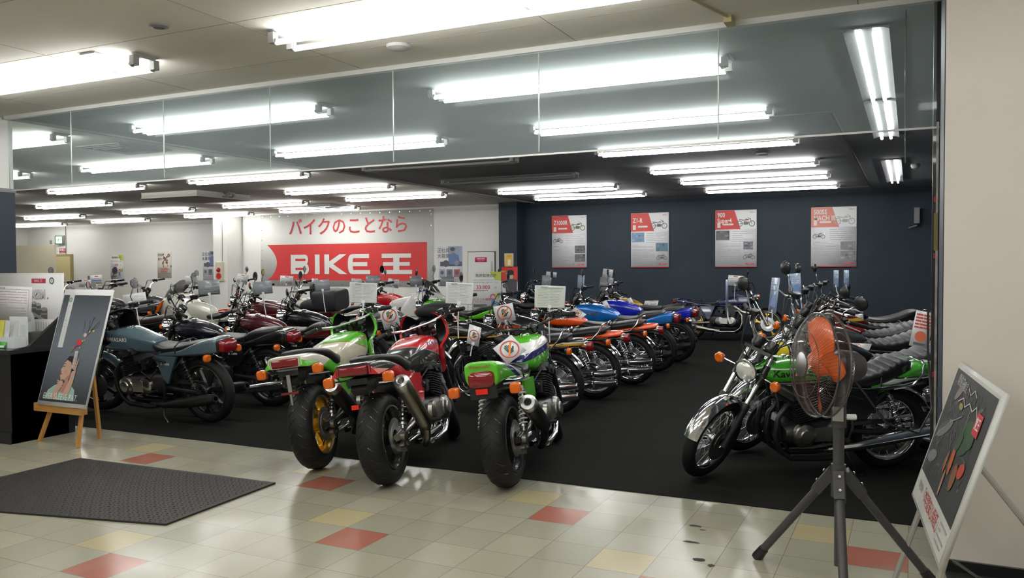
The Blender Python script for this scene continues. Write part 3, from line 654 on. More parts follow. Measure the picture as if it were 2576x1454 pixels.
    def sw(m):
        for sd in (-1,1): m.tube([(.46,sd*.09,.36),(.25,sd*.115,.345),(-.04,sd*.115,Rr)],[.022,.024,.026],10); m.lathe([(.022,0),(.022,.02),(0,.024)],(0,sd*.12,Rr),(0,sd,0),10)
        m.tube([(.33,-.11,.35),(.33,.11,.35)],.022,8)
    part('swingarm',t,g('swmat',BLACK),sw,key=('sw',Rr,g('swk',0)))
    for sd in (1,-1):
        def sh(m):
            a=Vector((.0,sd*.15,.37)); b=Vector((.13,sd*.14,.66)); m.tube([a,b],.013,8,0); m.helix(a+(b-a)*.12,a+(b-a)*.88,.026,.0055,8,9,1); m.lathe([(.03,0),(.03,.02)],a+(b-a)*.86,b-a,12,0); m.lathe([(.03,0),(.03,.015)],a+(b-a)*.08,b-a,12,0)
        part('shock_absorber',t,[g('shockmat',CHROME),g('springmat',CHROME)],sh,key=('sh',sd,g('shk',0)))
    part('chain_guard',t,BLACK,lambda m:(m.prism([(.42,.44),(-.05,.43),(-.10,.40),(.42,.39)],.07,.085),m.lathe([(.085,-.004),(.09,.0),(.085,.004),(.06,.004),(.06,-.004)],(0,.10,Rr),(0,1,0),20,closed=True)),key='cg')
    for sd in (1,-1): part('foot_peg',t,[RUB,STEEL],lambda m:(m.tube([(.50,sd*.17,.33),(.50,sd*.27,.335)],.014,8,0),m.tube([(.5,sd*.12,.33),(.5,sd*.18,.33)],.01,6,1),m.tube([(.50,sd*.15,.33),(.68,sd*.17,.29),(.70,sd*.21,.29)],.007,6,1)),key=('fp',sd))
    part('kickstand',t,BLACK,lambda m:(m.tube([(.46,.12,.24),(.40,.20,.10),(.36,.20,.035)],.010,6),m.box((.35,.205,.035),(.07,.03,.008))),key=('ks',bool(near)))
    # handlebar
    hb=g('bar','mid'); hz={'low':-.05,'mid':0,'high':.075}[hb]; hw=.37
    def bar(m):
        P=[(.90,-hw,1.085+hz),(1.0,-.27,1.10+hz),(1.09,-.17,1.07+hz*.8),(1.12,-.06,1.01),(1.12,.06,1.01),(1.09,.17,1.07+hz*.8),(1.0,.27,1.10+hz),(.90,hw,1.085+hz)]
        m.tube(P,.0115,8); 
        if g('brace'): m.tube([(1.075,-.15,1.07+hz),(1.075,.15,1.07+hz)],.009,8)
        m.xf(ST)
    hbo=part('handlebar',t,g('barmat',CHROME),bar,key=('hb',hb,steera,g('brace',0)))
    for sd in (1,-1):
        part('grip',hbo,RUB,lambda m:(m.tube([(.99,sd*.285,1.099+hz),(.895,sd*(hw+.005),1.084+hz)],.017,10),m.box((1.015,sd*.25,1.10+hz),(.05,.04,.045)),m.xf(ST)),key=('gr',sd,hb,steera))
        part('lever',hbo,g('levmat',ALU),lambda m:(m.tube([(1.04,sd*.24,1.10+hz),(1.06,sd*.29,1.095+hz),(1.0,sd*.40,1.08+hz)],[.009,.008,.006],6),m.xf(ST)),key=('lv',sd,hb,steera))
        if g('mirrors',1):
            mz=1.10+hz
            def mir(m):
                m.tube([(1.02,sd*.23,mz),(1.05,sd*.26,mz+.09),(1.03,sd*.33,mz+.17)],.006,6,0)
                i0=len(m.v); m.lathe([(0,-.022),(.035,-.02),(.055,-.008),(.057,0)],(0,0,0),(-1,0,0),20,1); m.lathe([(.053,.001),(0,.001)],(0,0,0),(-1,0,0),20,2)
                m.xf(Matrix.Translation((1.03,sd*.36,mz+.20))@Matrix.Rotation(sd*R(8),4,'Z'),i0); m.xf(ST)
            part('mirror',t,[g('mirst',BLACK),g('mirmat',BLACK),MIRG],mir,key=('mr',sd,hb,steera,g('mrk',0)))
    if g('reservoir',1): part('brake_reservoir',hbo,[BLKENG,STEEL],lambda m:(m.lathe([(.024,0),(.026,.04),(0,.042)],(1.03,-.20,1.10+hz),(0,0,1),12,0),m.lathe([(.028,.04),(.028,.048),(0,.049)],(1.03,-.20,1.10+hz),(0,0,1),12,1),m.xf(ST)),key=('rs',hb,steera))
    part('gauge_cluster',t,[g('gaugemat',BLACK),DIAL],lambda m:(gauges(m,st),m.xf(Matrix.Translation((1.12,0,.95))@Matrix.Scale(.72,4)@Matrix.Translation((-1.12,0,-.96))) if near==2 else 0,m.xf(ST)),key=('gc',steera,near==2))
    def cab(m):
        for q,(sx,ex) in enumerate(((-.26,-.03),(.26,.04),(-.22,-.08),(.2,.09))):
            m.tube([(1.04,sx,1.10+hz),(1.16,sx*.8,1.13+hz+.03*(q%2)),(1.24,sx*.4+ex*.5,1.02),(1.22,ex,.90),(1.14,ex,.74)],.0045,5)
        m.tube([(1.25,.03,.80),(1.34,.09,.60),(1.40,.10,.42)],.005,5); m.tube([(1.25,-.03,.80),(1.34,-.09,.60),(1.40,-.10,.42)],.005,5); m.xf(ST)
    part('control_cables',t,BLACK,cab,key=('cb2',hb,steera))
    if mid: part('wiring_and_hoses',e,PLAST,lambda m:(m.tube([(.62,-.1,.62),(.72,-.15,.70),(.95,-.12,.74),(1.05,-.05,.70)],.008,5),m.tube([(.6,.12,.60),(.66,.17,.52),(.52,.19,.46),(.45,.16,.55)],.007,5),m.tube([(.56,.13,.58),(.48,.16,.66),(.34,.15,.62)],.012,6),m.box((.34,.0,.50),(.16,.22,.14)),m.tube([(.95,-.19,.36),(1.04,-.10,.55),(.98,0,.66)],.006,5)),key='wh')
    # headlight
    if g('headlight','round')=='round':
        hc=(1.295,0,.86)
        h=part('headlight',t,g('hlmat',CHROME),lambda m:(m.lathe([(0,-.13),(.05,-.12),(.075,-.07),(.085,-.01),(.092,.0),(.092,.018),(.084,.022)],hc,(1,0,-.05),28),m.tube([(1.19,-.12,.86),(1.27,-.085,.86)],.01,6),m.tube([(1.19,.12,.86),(1.27,.085,.86)],.01,6),m.xf(ST)),key=('hl',steera))
        part('lens',h,g('lensmat',LENS),lambda m:(m.lathe([(.084,.0),(.06,.022),(.03,.03),(0,.033)],(1.305,0,.86),(1,0,-.05),28),m.xf(ST)),key=('ln',steera))
    fr_=g('fairing')
    if fr_=='bikini':
        stn=[(1.46,.88,.05,.05,.05),(1.43,.88,.10,.09,.09),(1.36,.885,.145,.13,.13),(1.26,.90,.18,.155,.17),(1.16,.92,.20,.165,.20),(1.06,.93,.205,.16,.16)]
        def fa(m):
            m.loft(loftpts(stn),3,28,0,caps=False); m.loft([(x-.004,z,hy-.007,a-.007,b-.007) for x,z,hy,a,b in loftpts(stn)],3,28,1,caps=False)
            # rolled edge of the shell
            n=28; 
            x,z,hy,a_,b_=stn[-1]; P=[]
            for j in range(n):
                a=2*PI*j/n; c,d=math.cos(a),math.sin(a); P.append((x,hy*math.copysign(abs(c)**(2/3),c),z+(a_ if d>0 else b_)*math.copysign(abs(d)**(2/3),d)))
            m.tube(P,.006,6,0,closed=True)
            m.add([(1.455,.045*math.cos(2*PI*i/16),.88+.045*math.sin(2*PI*i/16)) for i in range(16)],[tuple(range(16))],0)
        f=part('fairing',t,[g('fairpaint',g('paint')),PLAST],fa,key=('fa','b'))
        part('windscreen',f,SMOKE,lambda m:m.loft(loftpts([(1.30,1.00,.13,.05,.01),(1.20,1.06,.14,.07,.01),(1.10,1.10,.13,.07,.01),(1.07,1.12,.11,.06,.01)]),2.2,20,caps=False),key='ws')
        if g('fairlight',1): part('headlight',f,LENS,lambda m:m.lathe([(.075,0),(.06,.02),(0,.03)],(1.44,0,.87),(1,0,0),20),key='fh')
    if fr_=='edge':   # frame mounted bikini seen from behind: two curved side blades
        def blade(m):
            E0=loftpts([(1.13,.150,.62),(1.12,.160,.74),(1.10,.170,.83),(1.15,.195,.875),(1.20,.215,.94),(1.20,.205,1.02),(1.17,.175,1.08),(1.14,.12,1.12)],3)
            for sd in (1,-1):
                E1=E0 if sd<0 else E0[8:]
                k=len(E1); vs=[];n=k*5
                for lay in (0,.008):
                    for x,y,z in E1:
                        for u in (0,.3,.55,.8,1):
                            fx,fy,fz=1.46,.035,.60+.45*(z-.6)+.16; b=math.sin(PI*u*.5)
                            vs.append((x+(fx-x)*u,sd*(y+(fy-y)*(u**2.2)-lay),z+(fz-z)*u**1.5))
                fs=[]
                for i in range(k-1):
                    for q in range(4):
                        a=i*5+q; fs.append((a,a+1,a+6,a+5))
                m.add(vs[:n],fs,0); m.add(vs[n:],[f[::-1] for f in fs],1)
                i0=len(m.v)
                for w_ in (0,.022):
                    m.v+=[(x-.002,sd*(y-w_),z) for x,y,z in E1]
                m.f+=[(i0+i,i0+i+1,i0+k+i+1,i0+k+i) for i in range(k-1)]; m.m+=[0]*(k-1)
        f=part('fairing',t,[g('fairpaint',g('paint')),PLAST],blade,key=('fa','e'))
    if fr_=='full':
        stn=[(1.66,.86,.05,.04,.05),(1.60,.85,.11,.10,.10),(1.48,.84,.18,.18,.17),(1.30,.84,.225,.25,.30),(1.10,.82,.245,.26,.40),(.92,.76,.235,.14,.36),(.80,.70,.20,.05,.30)]
        f=part('fairing',t,[g('fairpaint',g('paint')),PLAST],lambda m:m.loft(loftpts(stn),3,28,0),key=('fa','f'))
        part('windscreen',f,SMOKE,lambda m:m.loft(loftpts([(1.46,.98,.12,.06,.01),(1.34,1.07,.16,.10,.01),(1.2,1.16,.16,.10,.01),(1.12,1.22,.12,.08,.01)]),2.2,20,caps=False),key='wsf')
        if g('stripe_light'): 
            for sd in (1,-1): part('turn_signal',f,AMB,lambda m:m.prism([(1.36,1.0),(1.50,.90),(1.56,.80),(1.50,.82),(1.40,.92)],sd*.185,sd*.225),key=('fs',sd))
    # turn signals
    if g('signals',1):
        for sd in (1,-1):
            rx,rz,ry=(-.24,.70,.20) if g('tail','duck') in('duck','box') else (g('sigx',-.27),g('sigz',.765),.21)
            def rs(m): m.tube([(rx+.02,sd*.08,rz),(rx,sd*(ry-.03),rz)],.007,6,1); m.loft([(rx-.04,rz,.026,.026,.026),(rx-.033,rz,.036,.034,.034),(rx-.005,rz,.038,.036,.036)],4 if near==2 else 2.4,16,0,y0=sd*ry); m.loft([(rx-.005,rz,.038,.036,.036),(rx+.02,rz,.025,.025,.025)],2.4,16,1,y0=sd*ry)
            part('turn_signal',t,[AMB,g('sigbody',BLACK)],rs,key=('sg',sd,rx,rz,near==2,g('tail','duck')))
            def fs_(m): m.tube([(1.24,sd*.11,.84),(1.26,sd*.24,.845)],.007,6,1); m.loft([(1.30,.845,.03,.03,.03),(1.292,.845,.038,.038,.038),(1.27,.845,.04,.04,.04)],2,16,0,y0=sd*.25); m.loft([(1.27,.845,.04,.04,.04),(1.24,.845,.025,.025,.025)],2,16,1,y0=sd*.25); m.xf(ST)
            if g('fsignals',1): part('turn_signal',t,[AMB,g('sigbody',CHROME)],fs_,key=('sf',sd,steera))
    if g('rail'): part('grab_rail',t,CHROME,lambda m:m.tube([(.10,.16,.70),(-.06,.165,.72),(-.14,.16,.80),(-.17,.13,.875),(-.20,.06,.885),(-.20,-.06,.885),(-.17,-.13,.875),(-.14,-.16,.80),(-.06,-.165,.72),(.10,-.16,.70)],.010,8),key='rl')
    if g('bag'): part('seat_bag',t,mat('black_bag_fabric',(.015,.015,.016),.7,bump=.5,bscale=80),lambda m:m.loft(loftpts([(-.26,.93,.10,.03,.07),(-.22,.93,.19,.07,.09),(-.02,.92,.22,.09,.10),(.16,.90,.19,.07,.08),(.20,.89,.11,.03,.06)]),3,24),key='bg')
    if g('topbox'):
        part('top_box',t,mat('black_box_vinyl',(.018,.018,.02),.5),lambda m:(m.loft(loftpts([(-.46,.98,.18,.12,.12),(-.42,.98,.22,.16,.16),(-.10,.98,.22,.16,.16),(-.06,.98,.2,.14,.14)]),5,24),m.loft([(-.04,1.12,.15,.12,.18),(.0,1.12,.15,.12,.18)],4,20)),key='tb')
    if g('pull'): pass
    if near:
        if g('tanktext'):
            for sd in (1,-1): decal(t,'tank_lettering',tk,g('tanktext'),g('tx',.90),g('tz',.85),g('tsz',.062),g('tcol',CHROME),sd)
    if g('caliper'):
        part('brake_caliper',t,g('calmat',ALU),lambda m:(m.box((.075,-.105,.245),(.085,.05,.05),0,Matrix.Rotation(.9,3,'Y'),.85),m.box((.045,-.125,.29),(.03,.03,.11),0,Matrix.Rotation(.5,3,'Y')),m.tube([(.10,-.13,.25),(.10,-.145,.25)],.018,10),m.tube([(.0,-.13,Rr),(.24,-.16,.42)],.008,6),m.lathe([(.03,0),(.03,.03),(.018,.035),(0,.036)],(0,-.135,Rr),(0,-1,0),12)),key='cal')
    if g('plate'): part('plate_bracket',t,[STEEL,GREY,REDL],lambda m:(m.box((-.315,0,.765),(.01,.15,.045),1),m.box((-.325,0,.68),(.008,.028,.13),0),m.box((-.335,0,.615),(.008,.13,.016),2),m.tube([(-.325,0,.61),(-.325,.0,.53)],.010,6,0)),key='plt')
    t['_']=0; del t['_']
    return t
# palette
GRN=(.10,.52,.015); 
P_slate=paint('slate_blue_paint',(.075,.125,.155)); P_navy=paint('blue_black_paint',(.006,.007,.014),[(.775,.785,(.45,.38,.12)),(.765,.772,(.2,.22,.25))],.12)
P_maroon=paint('maroon_paint',(.075,.006,.01),[(.79,.797,(.5,.30,.15))],.05); P_black=paint('gloss_black_paint',(.006,.006,.007))
P_silver=paint('silver_paint',(.38,.38,.37),metal=.6); P_green=paint('lime_green_paint',GRN)
P_b1=paint('green_white_tank',GRN,[(.40,1.035,(.60,.57,.44)),(1.035,1.043,(.35,.12,.04))],.25); P_b1t=paint('white_green_tail',(.68,.66,.55),[(.5,.755,GRN)],-.25)
P_b2=paint('red_grey_tank',(.55,.008,.012),[(.40,1.03,(.030,.028,.025)),(1.03,1.038,(.3,.28,.25))],.25); P_red=paint('bright_red_paint',(.52,.008,.012)); P_b2t=paint('black_red_tail',(.012,.012,.014),[(.4,.80,(.52,.008,.012))],-.12)
P_b3=paint('green_white_blue_tank',GRN,[(.735,.785,(.015,.015,.14)),(.785,.845,(.75,.75,.72))],-.1); P_b3t=paint('green_blue_tail',GRN,[(.765,.80,(.02,.02,.16)),(.80,.83,(.72,.72,.7))],.42)
P_yel=paint('black_yellow_striped_paint',(.008,.008,.008),[(.725,.748,(.80,.42,.02)),(.752,.76,(.7,.7,.65)),(.80,.815,(.80,.42,.02))],.02)
P_org=paint('orange_black_paint',(.008,.008,.008),[(.60,.868,(.80,.085,.008))],.02); P_orgt=paint('orange_tail_paint',(.78,.085,.008),[(.68,.715,(.02,.01,.01))],.1); P_brn=paint('burnt_orange_paint',(.42,.05,.008),[(.86,.99,(.008,.008,.008))],.02)
P_blue=paint('metallic_sky_blue_paint',(.008,.16,.55),metal=.3); P_royal=paint('royal_blue_paint',(.008,.02,.48)); P_gold=paint('mustard_gold_paint',(.42,.25,.01)); P_dnavy=paint('deep_navy_paint',(.008,.008,.07),[(.70,.708,(.5,.5,.45))],0)
P_h2=paint('green_white_striped_tank',(.05,.36,.015),[(.725,.765,(.75,.77,.72)),(.765,.775,(.01,.02,.01)),(.868,.876,(.75,.8,.7))],.0)
P_dred=paint('dark_red_paint',(.30,.006,.012)); P_flame=paint('red_gold_paint',(.10,.004,.006),[(.84,.872,(.50,.30,.02))],.0); P_white=paint('pearl_white_paint',(.62,.61,.52)); P_wred=paint('white_red_paint',(.70,.69,.66),[(.86,.93,(.60,.02,.02)),(.78,.82,(.02,.03,.35))],-.2)
P_gry=paint('dark_grey_paint',(.06,.06,.065))
MEGA=mat('satin_black_exhaust',(.02,.02,.02),.3,.3); RAWST=mat('worn_titanium_exhaust',(.33,.30,.25),.28,1)
FORKG=mat('gold_fork_tube',(.35,.25,.1),.3,1)
base_k=dict(springmat=BLACK,shockmat=BLKENG,shk=5,wheel='cast7',fendmat=P_black,rfendmat=CHROME,exhaust='twin',mufmat=MEGA,pipemat=MEGA,forklow=ALU,tail='box',seat='step',seattrim=0)
def C(b,**k): d=dict(b); d.update(k); return d
B={}
# left file, facing the left wall
B['K1']=make_bike('K1','slate blue motorcycle with square tank and smoked bikini screen, nearest the easel poster',(-6.36,6.17),181,C(base_k,paint=P_slate,tank='coffin',sidetext='Z 1000',tanktext='KAWASAKI',tx=1.0,tz=.82,tsz=.055,tcol=WHITEP,near=1,fairing='bikini',headlight='none',fairpaint=P_black,fendmat=P_slate,covmat=mat('polished_cover',(.62,.60,.56),.22,1),bar='low',rfendmat=P_black,rfa=120,steera=20,seat='low'),lean=9,s=1.04)
B['K2']=make_bike('K2','blue-black motorcycle with gold pinstripe tank, second from the easel poster',(-6.45,7.18),186,C(base_k,paint=P_navy,tailpaint=P_black,sidepaint=P_black,sidetext='Z 1000',near=1,tank='tear',rfa=120,mufmat=CHROME),lean=8)
B['K3']=make_bike('K3','maroon motorcycle with black stepped seat, third from the easel poster',(-6.45,8.2),186,C(base_k,paint=P_maroon,sidepaint=P_black,sidetext='1000',near=1,tank='tear',rfa=120,gaugemat=CHROME),lean=8)
B['K4']=make_bike('K4','gloss black motorcycle with silver-edged square tail, fourth in the left file',(-6.55,9.2),186,C(base_k,paint=P_black,near=0,tank='tear',rfa=120,bag=0),lean=8)
B['K5']=make_bike('K5','silver tank motorcycle with a black bag strapped on its seat',(-6.15,10.3),172,C(base_k,paint=P_silver,tailpaint=P_black,sidepaint=P_black,tank='tear',bag=1,bar='high'),lean=8)
B['K6']=make_bike('K6','lime green motorcycle with small fly screen in the back of the left file',(-6.3,12.2),176,C(base_k,paint=P_green,tank='square',bar='high'),lean=8)
B['K7']=make_bike('K7','black motorcycle with chrome bars behind the green fly-screen motorcycle',(-6.35,14.9),180,C(base_k,paint=P_gry,tank='tear'),lean=8)
B['K8']=make_bike('K8','black motorcycle farthest back in the left file by the white door',(-6.2,16.3),180,C(base_k,paint=P_black,tank='tear',rail=1),lean=8)
# middle file: tails to the aisle
base_r=dict(wheel='spoke',exhaust='four',tail='duck',seat='bench',rail=1,near=0,forklow=ALU,mirmat=BLACK)
B['R1']=make_bike('R1','black motorcycle with yellow stripes and chrome grab rail beside the green and blue one',(-3.37,8.02),181,C(base_r,paint=P_yel,near=1),lean=7)
B['R2']=make_bike('R2','burnt orange motorcycle with four chrome mufflers, second in the middle file',(-3.33,9.12),180,C(base_r,paint=P_brn,tailpaint=P_orgt,near=1),lean=7)
B['R3']=make_bike('R3','bright orange and black tank motorcycle, third in the middle file',(-3.29,10.42),180,C(base_r,paint=P_org,tailpaint=P_orgt,near=1,tanktext='KAWASAKI',tx=.95,tz=.85,tsz=.05,tcol=WHITEP),lean=7)
B['R4']=make_bike('R4','metallic sky blue motorcycle with quilted grey seat, fourth in the middle file',(-3.37,11.82),180,C(base_k,paint=P_blue,tank='square',tail='box',seat='step',seatmat=SEATG,near=1,tanktext='Kawasaki',tx=.9,tz=.84,tsz=.06,tcol=GOLD,rfa=120,sidepaint=WHITEP),lean=7)
B['R5']=make_bike('R5','royal blue motorcycle behind the sky blue one',(-3.42,13.15),180,C(base_k,paint=P_royal,tank='square',tail='box',seat='step',seatmat=SEATG,rfa=120),lean=7)
B['R6']=make_bike('R6','mustard gold tank motorcycle near the black back wall',(-3.9,15.0),184,C(base_r,paint=P_gold,tailpaint=P_black,seat='bench'),lean=7)
B['R7']=make_bike('R7','deep navy motorcycle facing right with gold wheels by the black back wall',(-4.15,17.2),3,C(base_r,paint=P_dnavy,tank='coffin',tail='box',wheel='cast5',wheelmat=GOLD,exhaust='twin',mufmat=RAWST,pipemat=RAWST,swmat=ALU,swk=1,rail=0,seat='low',steera=-10,fendmat=BLACK,rfender=1,rfa=110,rfendmat=BLACK,near=1),lean=7,s=1.02)
# right file facing the aisle
base_s=dict(wheel='spoke',tank='tear',tail='mach',seat='mach',pleats=1,rail=1,bar='high',mirmat=BLACK,mirst=CHROME,mrk=1,exhaust='triple',triple=1,fendmat=CHROME,sigbody=CHROME)
B['S1']=make_bike('S1','green and white motorcycle with chrome front fender and pleated seat behind the fan',(-.18,6.94),-143,C(base_s,paint=P_h2,tanktext='Kawasaki',tx=.93,tz=.835,tsz=.075,tcol=BLACK,near=1,pipemat=MEGA,mufmat=CHROME,mirrors=1,sidepaint=P_black),lean=8,s=.965,steera=34)
B['S2']=make_bike('S2','black motorcycle with yellow headlamp between the green one and the red one',(.18,7.75),-153,C(base_s,paint=P_black,lensmat=LENSY,near=0,seatmat=SEATG),lean=8,steera=34)
B['S3']=make_bike('S3','dark motorcycle with thick pleated black seat and large clear headlamp, third behind the fan',(.10,9.25),-158,C(base_s,paint=P_gry,tailpaint=P_dred),lean=8)
B['S4']=make_bike('S4','dark red motorcycle with plastic-covered seat, fourth behind the fan',(.05,10.4),-162,C(base_s,paint=P_dred,seatmat=SEATG,mirrors=0),lean=8)
B['S5']=make_bike('S5','red and gold tank motorcycle, fifth behind the fan',(.05,11.6),-164,C(base_s,paint=P_flame,seat='bench'),lean=8)
B['S6']=make_bike('S6','black seat motorcycle farthest back in the right file',(.0,12.9),-166,C(base_s,paint=P_black,mirrors=0,pleats=0),lean=8)
for n_,y_,lb_ in (('M1',10.35,'dark motorcycle far left behind the white parts board'),('M2',11.3,'dark motorcycle under the yellow-marked price card at the far left'),('M3',12.3,'dark motorcycle below the first wall poster at the far left')):
    B[n_]=make_bike(n_,lb_,(-13.15,y_),180,C(base_k,paint=P_gry,tank='tear',bar='high',mirrors=0),lean=7)
# front three, tails to the viewer
base_b=dict(near=2,tyre=.088,ftyre=.06,wheel='cast5',seat='sport',tail='cowl',exhaust='can',rfender=0,caliper=1,shockmat=STEEL,shk=1,reservoir=1,fendmat=PLAST,brace=1,bar='low',barmat=STEEL,headlight='none',fsignals=0,mirrors=0,fairing='edge')
B['B1']=make_bike('B1','green and white motorcycle with gold rear wheel, left of the front three',(-4.13,5.10),108,C(base_b,paint=P_b1,tailpaint=P_b1t,fairpaint=P_green,tank='knee',wheelmat=GOLD,mufmat=MEGA,tanktext='Kawasaki',tx=.95,tz=.885,tsz=.055,tcol=mat('copper_lettering',(.30,.12,.03),.4),plate=1,sidepaint=P_green,flare=P_green,canrise=.21,springmat=BLACK,shk=3),lean=8,s=1.04,steera=22)
B['B2']=make_bike('B2','red and black motorcycle with steel muffler, tail to the viewer, middle of the front three',(-3.37,4.94),104,C(base_b,paint=P_b2,tailpaint=P_b2t,fairpaint=P_red,tank='knee',mufmat=RAWST,capm=1,flare=P_red,sidepaint=P_red,tanktext='KAWASAKI',tx=.93,tz=.88,tsz=.05,tcol=mat('navy_lettering',(.02,.02,.10),.4),swmat=ALU,swk=1,springmat=BLACK,shk=3),lean=8,s=1.04,steera=26)
B['B3']=make_bike('B3','green, white and blue motorcycle, tail to the viewer, right of the front three',(-2.56,5.24),101,C(base_b,paint=P_b3,tailpaint=P_b3t,fairpaint=P_green,tank='square',tail='lawson',seat='low',mufmat=MEGA,sidepaint=P_green,fairing=None,headlight='round',hlmat=BLACK,hole=.040,canrise=.18,springmat=WHITEP,shk=2,sigz=.70,bar='low',barmat=BLACK,brace=0),lean=7,s=1.04,steera=16)
for s_ in (1,-1): pass
def tailtext(b,body,size,c,x,z):
    vs,fs=textmesh(body,size,.02,'CENTER',1.2)
    part('tail_lettering',b,c,lambda m:m.add([(x-.01*0,-p,z+q) for p,q in vs],fs),ang=180)
tailtext(B['B3'],'Kawasaki',.032,mat('copper_lettering',(.30,.12,.03),.4),-.336,.862)
part('reflector',B['B3'],mat('bright_red_reflector',(.75,.02,.01),.2),lambda m:m.box((-.345,0,.70),(.01,.08,.035)))
part('under_tail',B['B3'],PLAST,lambda m:m.box((-.31,0,.70),(.05,.17,.10)))
part('reflector',B['B2'],mat('bright_red_reflector',(.75,.02,.01),.2),lambda m:m.box((-.24,.07,.58),(.01,.05,.03)))
# file along the far left, seen between and above the left file
base_l=dict(springmat=BLACK,shockmat=BLKENG,shk=5,wheel='cast7',exhaust='twin',mufmat=MEGA,pipemat=MEGA,tail='box',seat='step',near=0,mirmat=BLACK)
BROWN=mat('brown_black_vinyl',(.045,.028,.026),.45)
B['L1']=make_bike('L1','black motorcycle with long brown seat behind the slate blue one',(-10.1,8.9),181,C(base_l,paint=P_black,seat='bench',tail='duck',seatmat=BROWN,bar='high'),lean=7)
B['L2']=make_bike('L2','cream white touring motorcycle with amber stripe signals on its fairing',(-9.6,9.95),176,C(base_l,paint=P_white,fairing='full',headlight='none',tank='knee',fsignals=0,stripe_light=1),lean=7,s=1.05)
B['L3']=make_bike('L3','dark maroon touring motorcycle with black luggage box and backrest',(-8.7,10.8),186,C(base_l,paint=P_maroon,topbox=1,bag=1,tank='knee'),lean=7,s=1.06)
B['L4']=make_bike('L4','white motorcycle with round headlamp and black seat below the banner',(-8.7,11.9),188,C(base_l,paint=P_white,tank='square',bar='high'),lean=7)
B['L5']=make_bike('L5','white, red and blue fairing motorcycle below the banner',(-9.5,13.2),2,C(base_l,paint=P_wred,fairing='full',headlight='none',fsignals=0,tank='knee'),lean=7)
B['L6']=make_bike('L6','white and red trail motorcycle below the left end of the banner',(-11.2,13.0),184,C(base_l,paint=P_wred,wheel='spoke',fendmat=P_red,bar='high'),lean=7)
B['L7']=make_bike('L7','red motorcycle behind the silver tank one below the banner',(-8.9,14.6),182,C(base_l,paint=P_red,tank='square'),lean=7)
B['L8']=make_bike('L8','black motorcycle at the far left end, mostly hidden by the easel poster',(-12.2,9.3),181,C(base_l,paint=P_gry,bar='high'),lean=7)
# ---------------------------------------------------------------- cards and signs on the motorcycles
def face_cam(p): 
    d=Vector((-p[0],-p[1],0)).normalized(); return d
PAPER=mat('white_card',(.62,.62,.62),.35,0,.3); PGREY=mat('translucent_grey_card',(.24,.25,.27),.3,0,.5); PBLUE=mat('blue_grey_card',(.30,.38,.50),.3,0,.4)
def ngsign(P,w,h,dy=0,bar=(.75,.22,.04)):
    r=min(w,h)*.42; K=(.02,.05,.03)
    P.ring(0,dy,r*.86,r,(.45,.05,.04),2,28)
    P.rect(-r*.36,dy-r*.45,r*.22,dy+r*.05,K,2)
    for i in range(4): P.rect(-r*.36+i*r*.155,dy,-r*.25+i*r*.155,dy+r*(.5,.62,.6,.48)[i],K,2)
    P.poly([(r*.2,dy-r*.35),(r*.55,dy+.0),(r*.48,dy+r*.14),(r*.15,dy-r*.1)],K,2)
    P.line(-r*.55,dy-r*.62,r*.6,dy+r*.62,r*.2,bar,3)
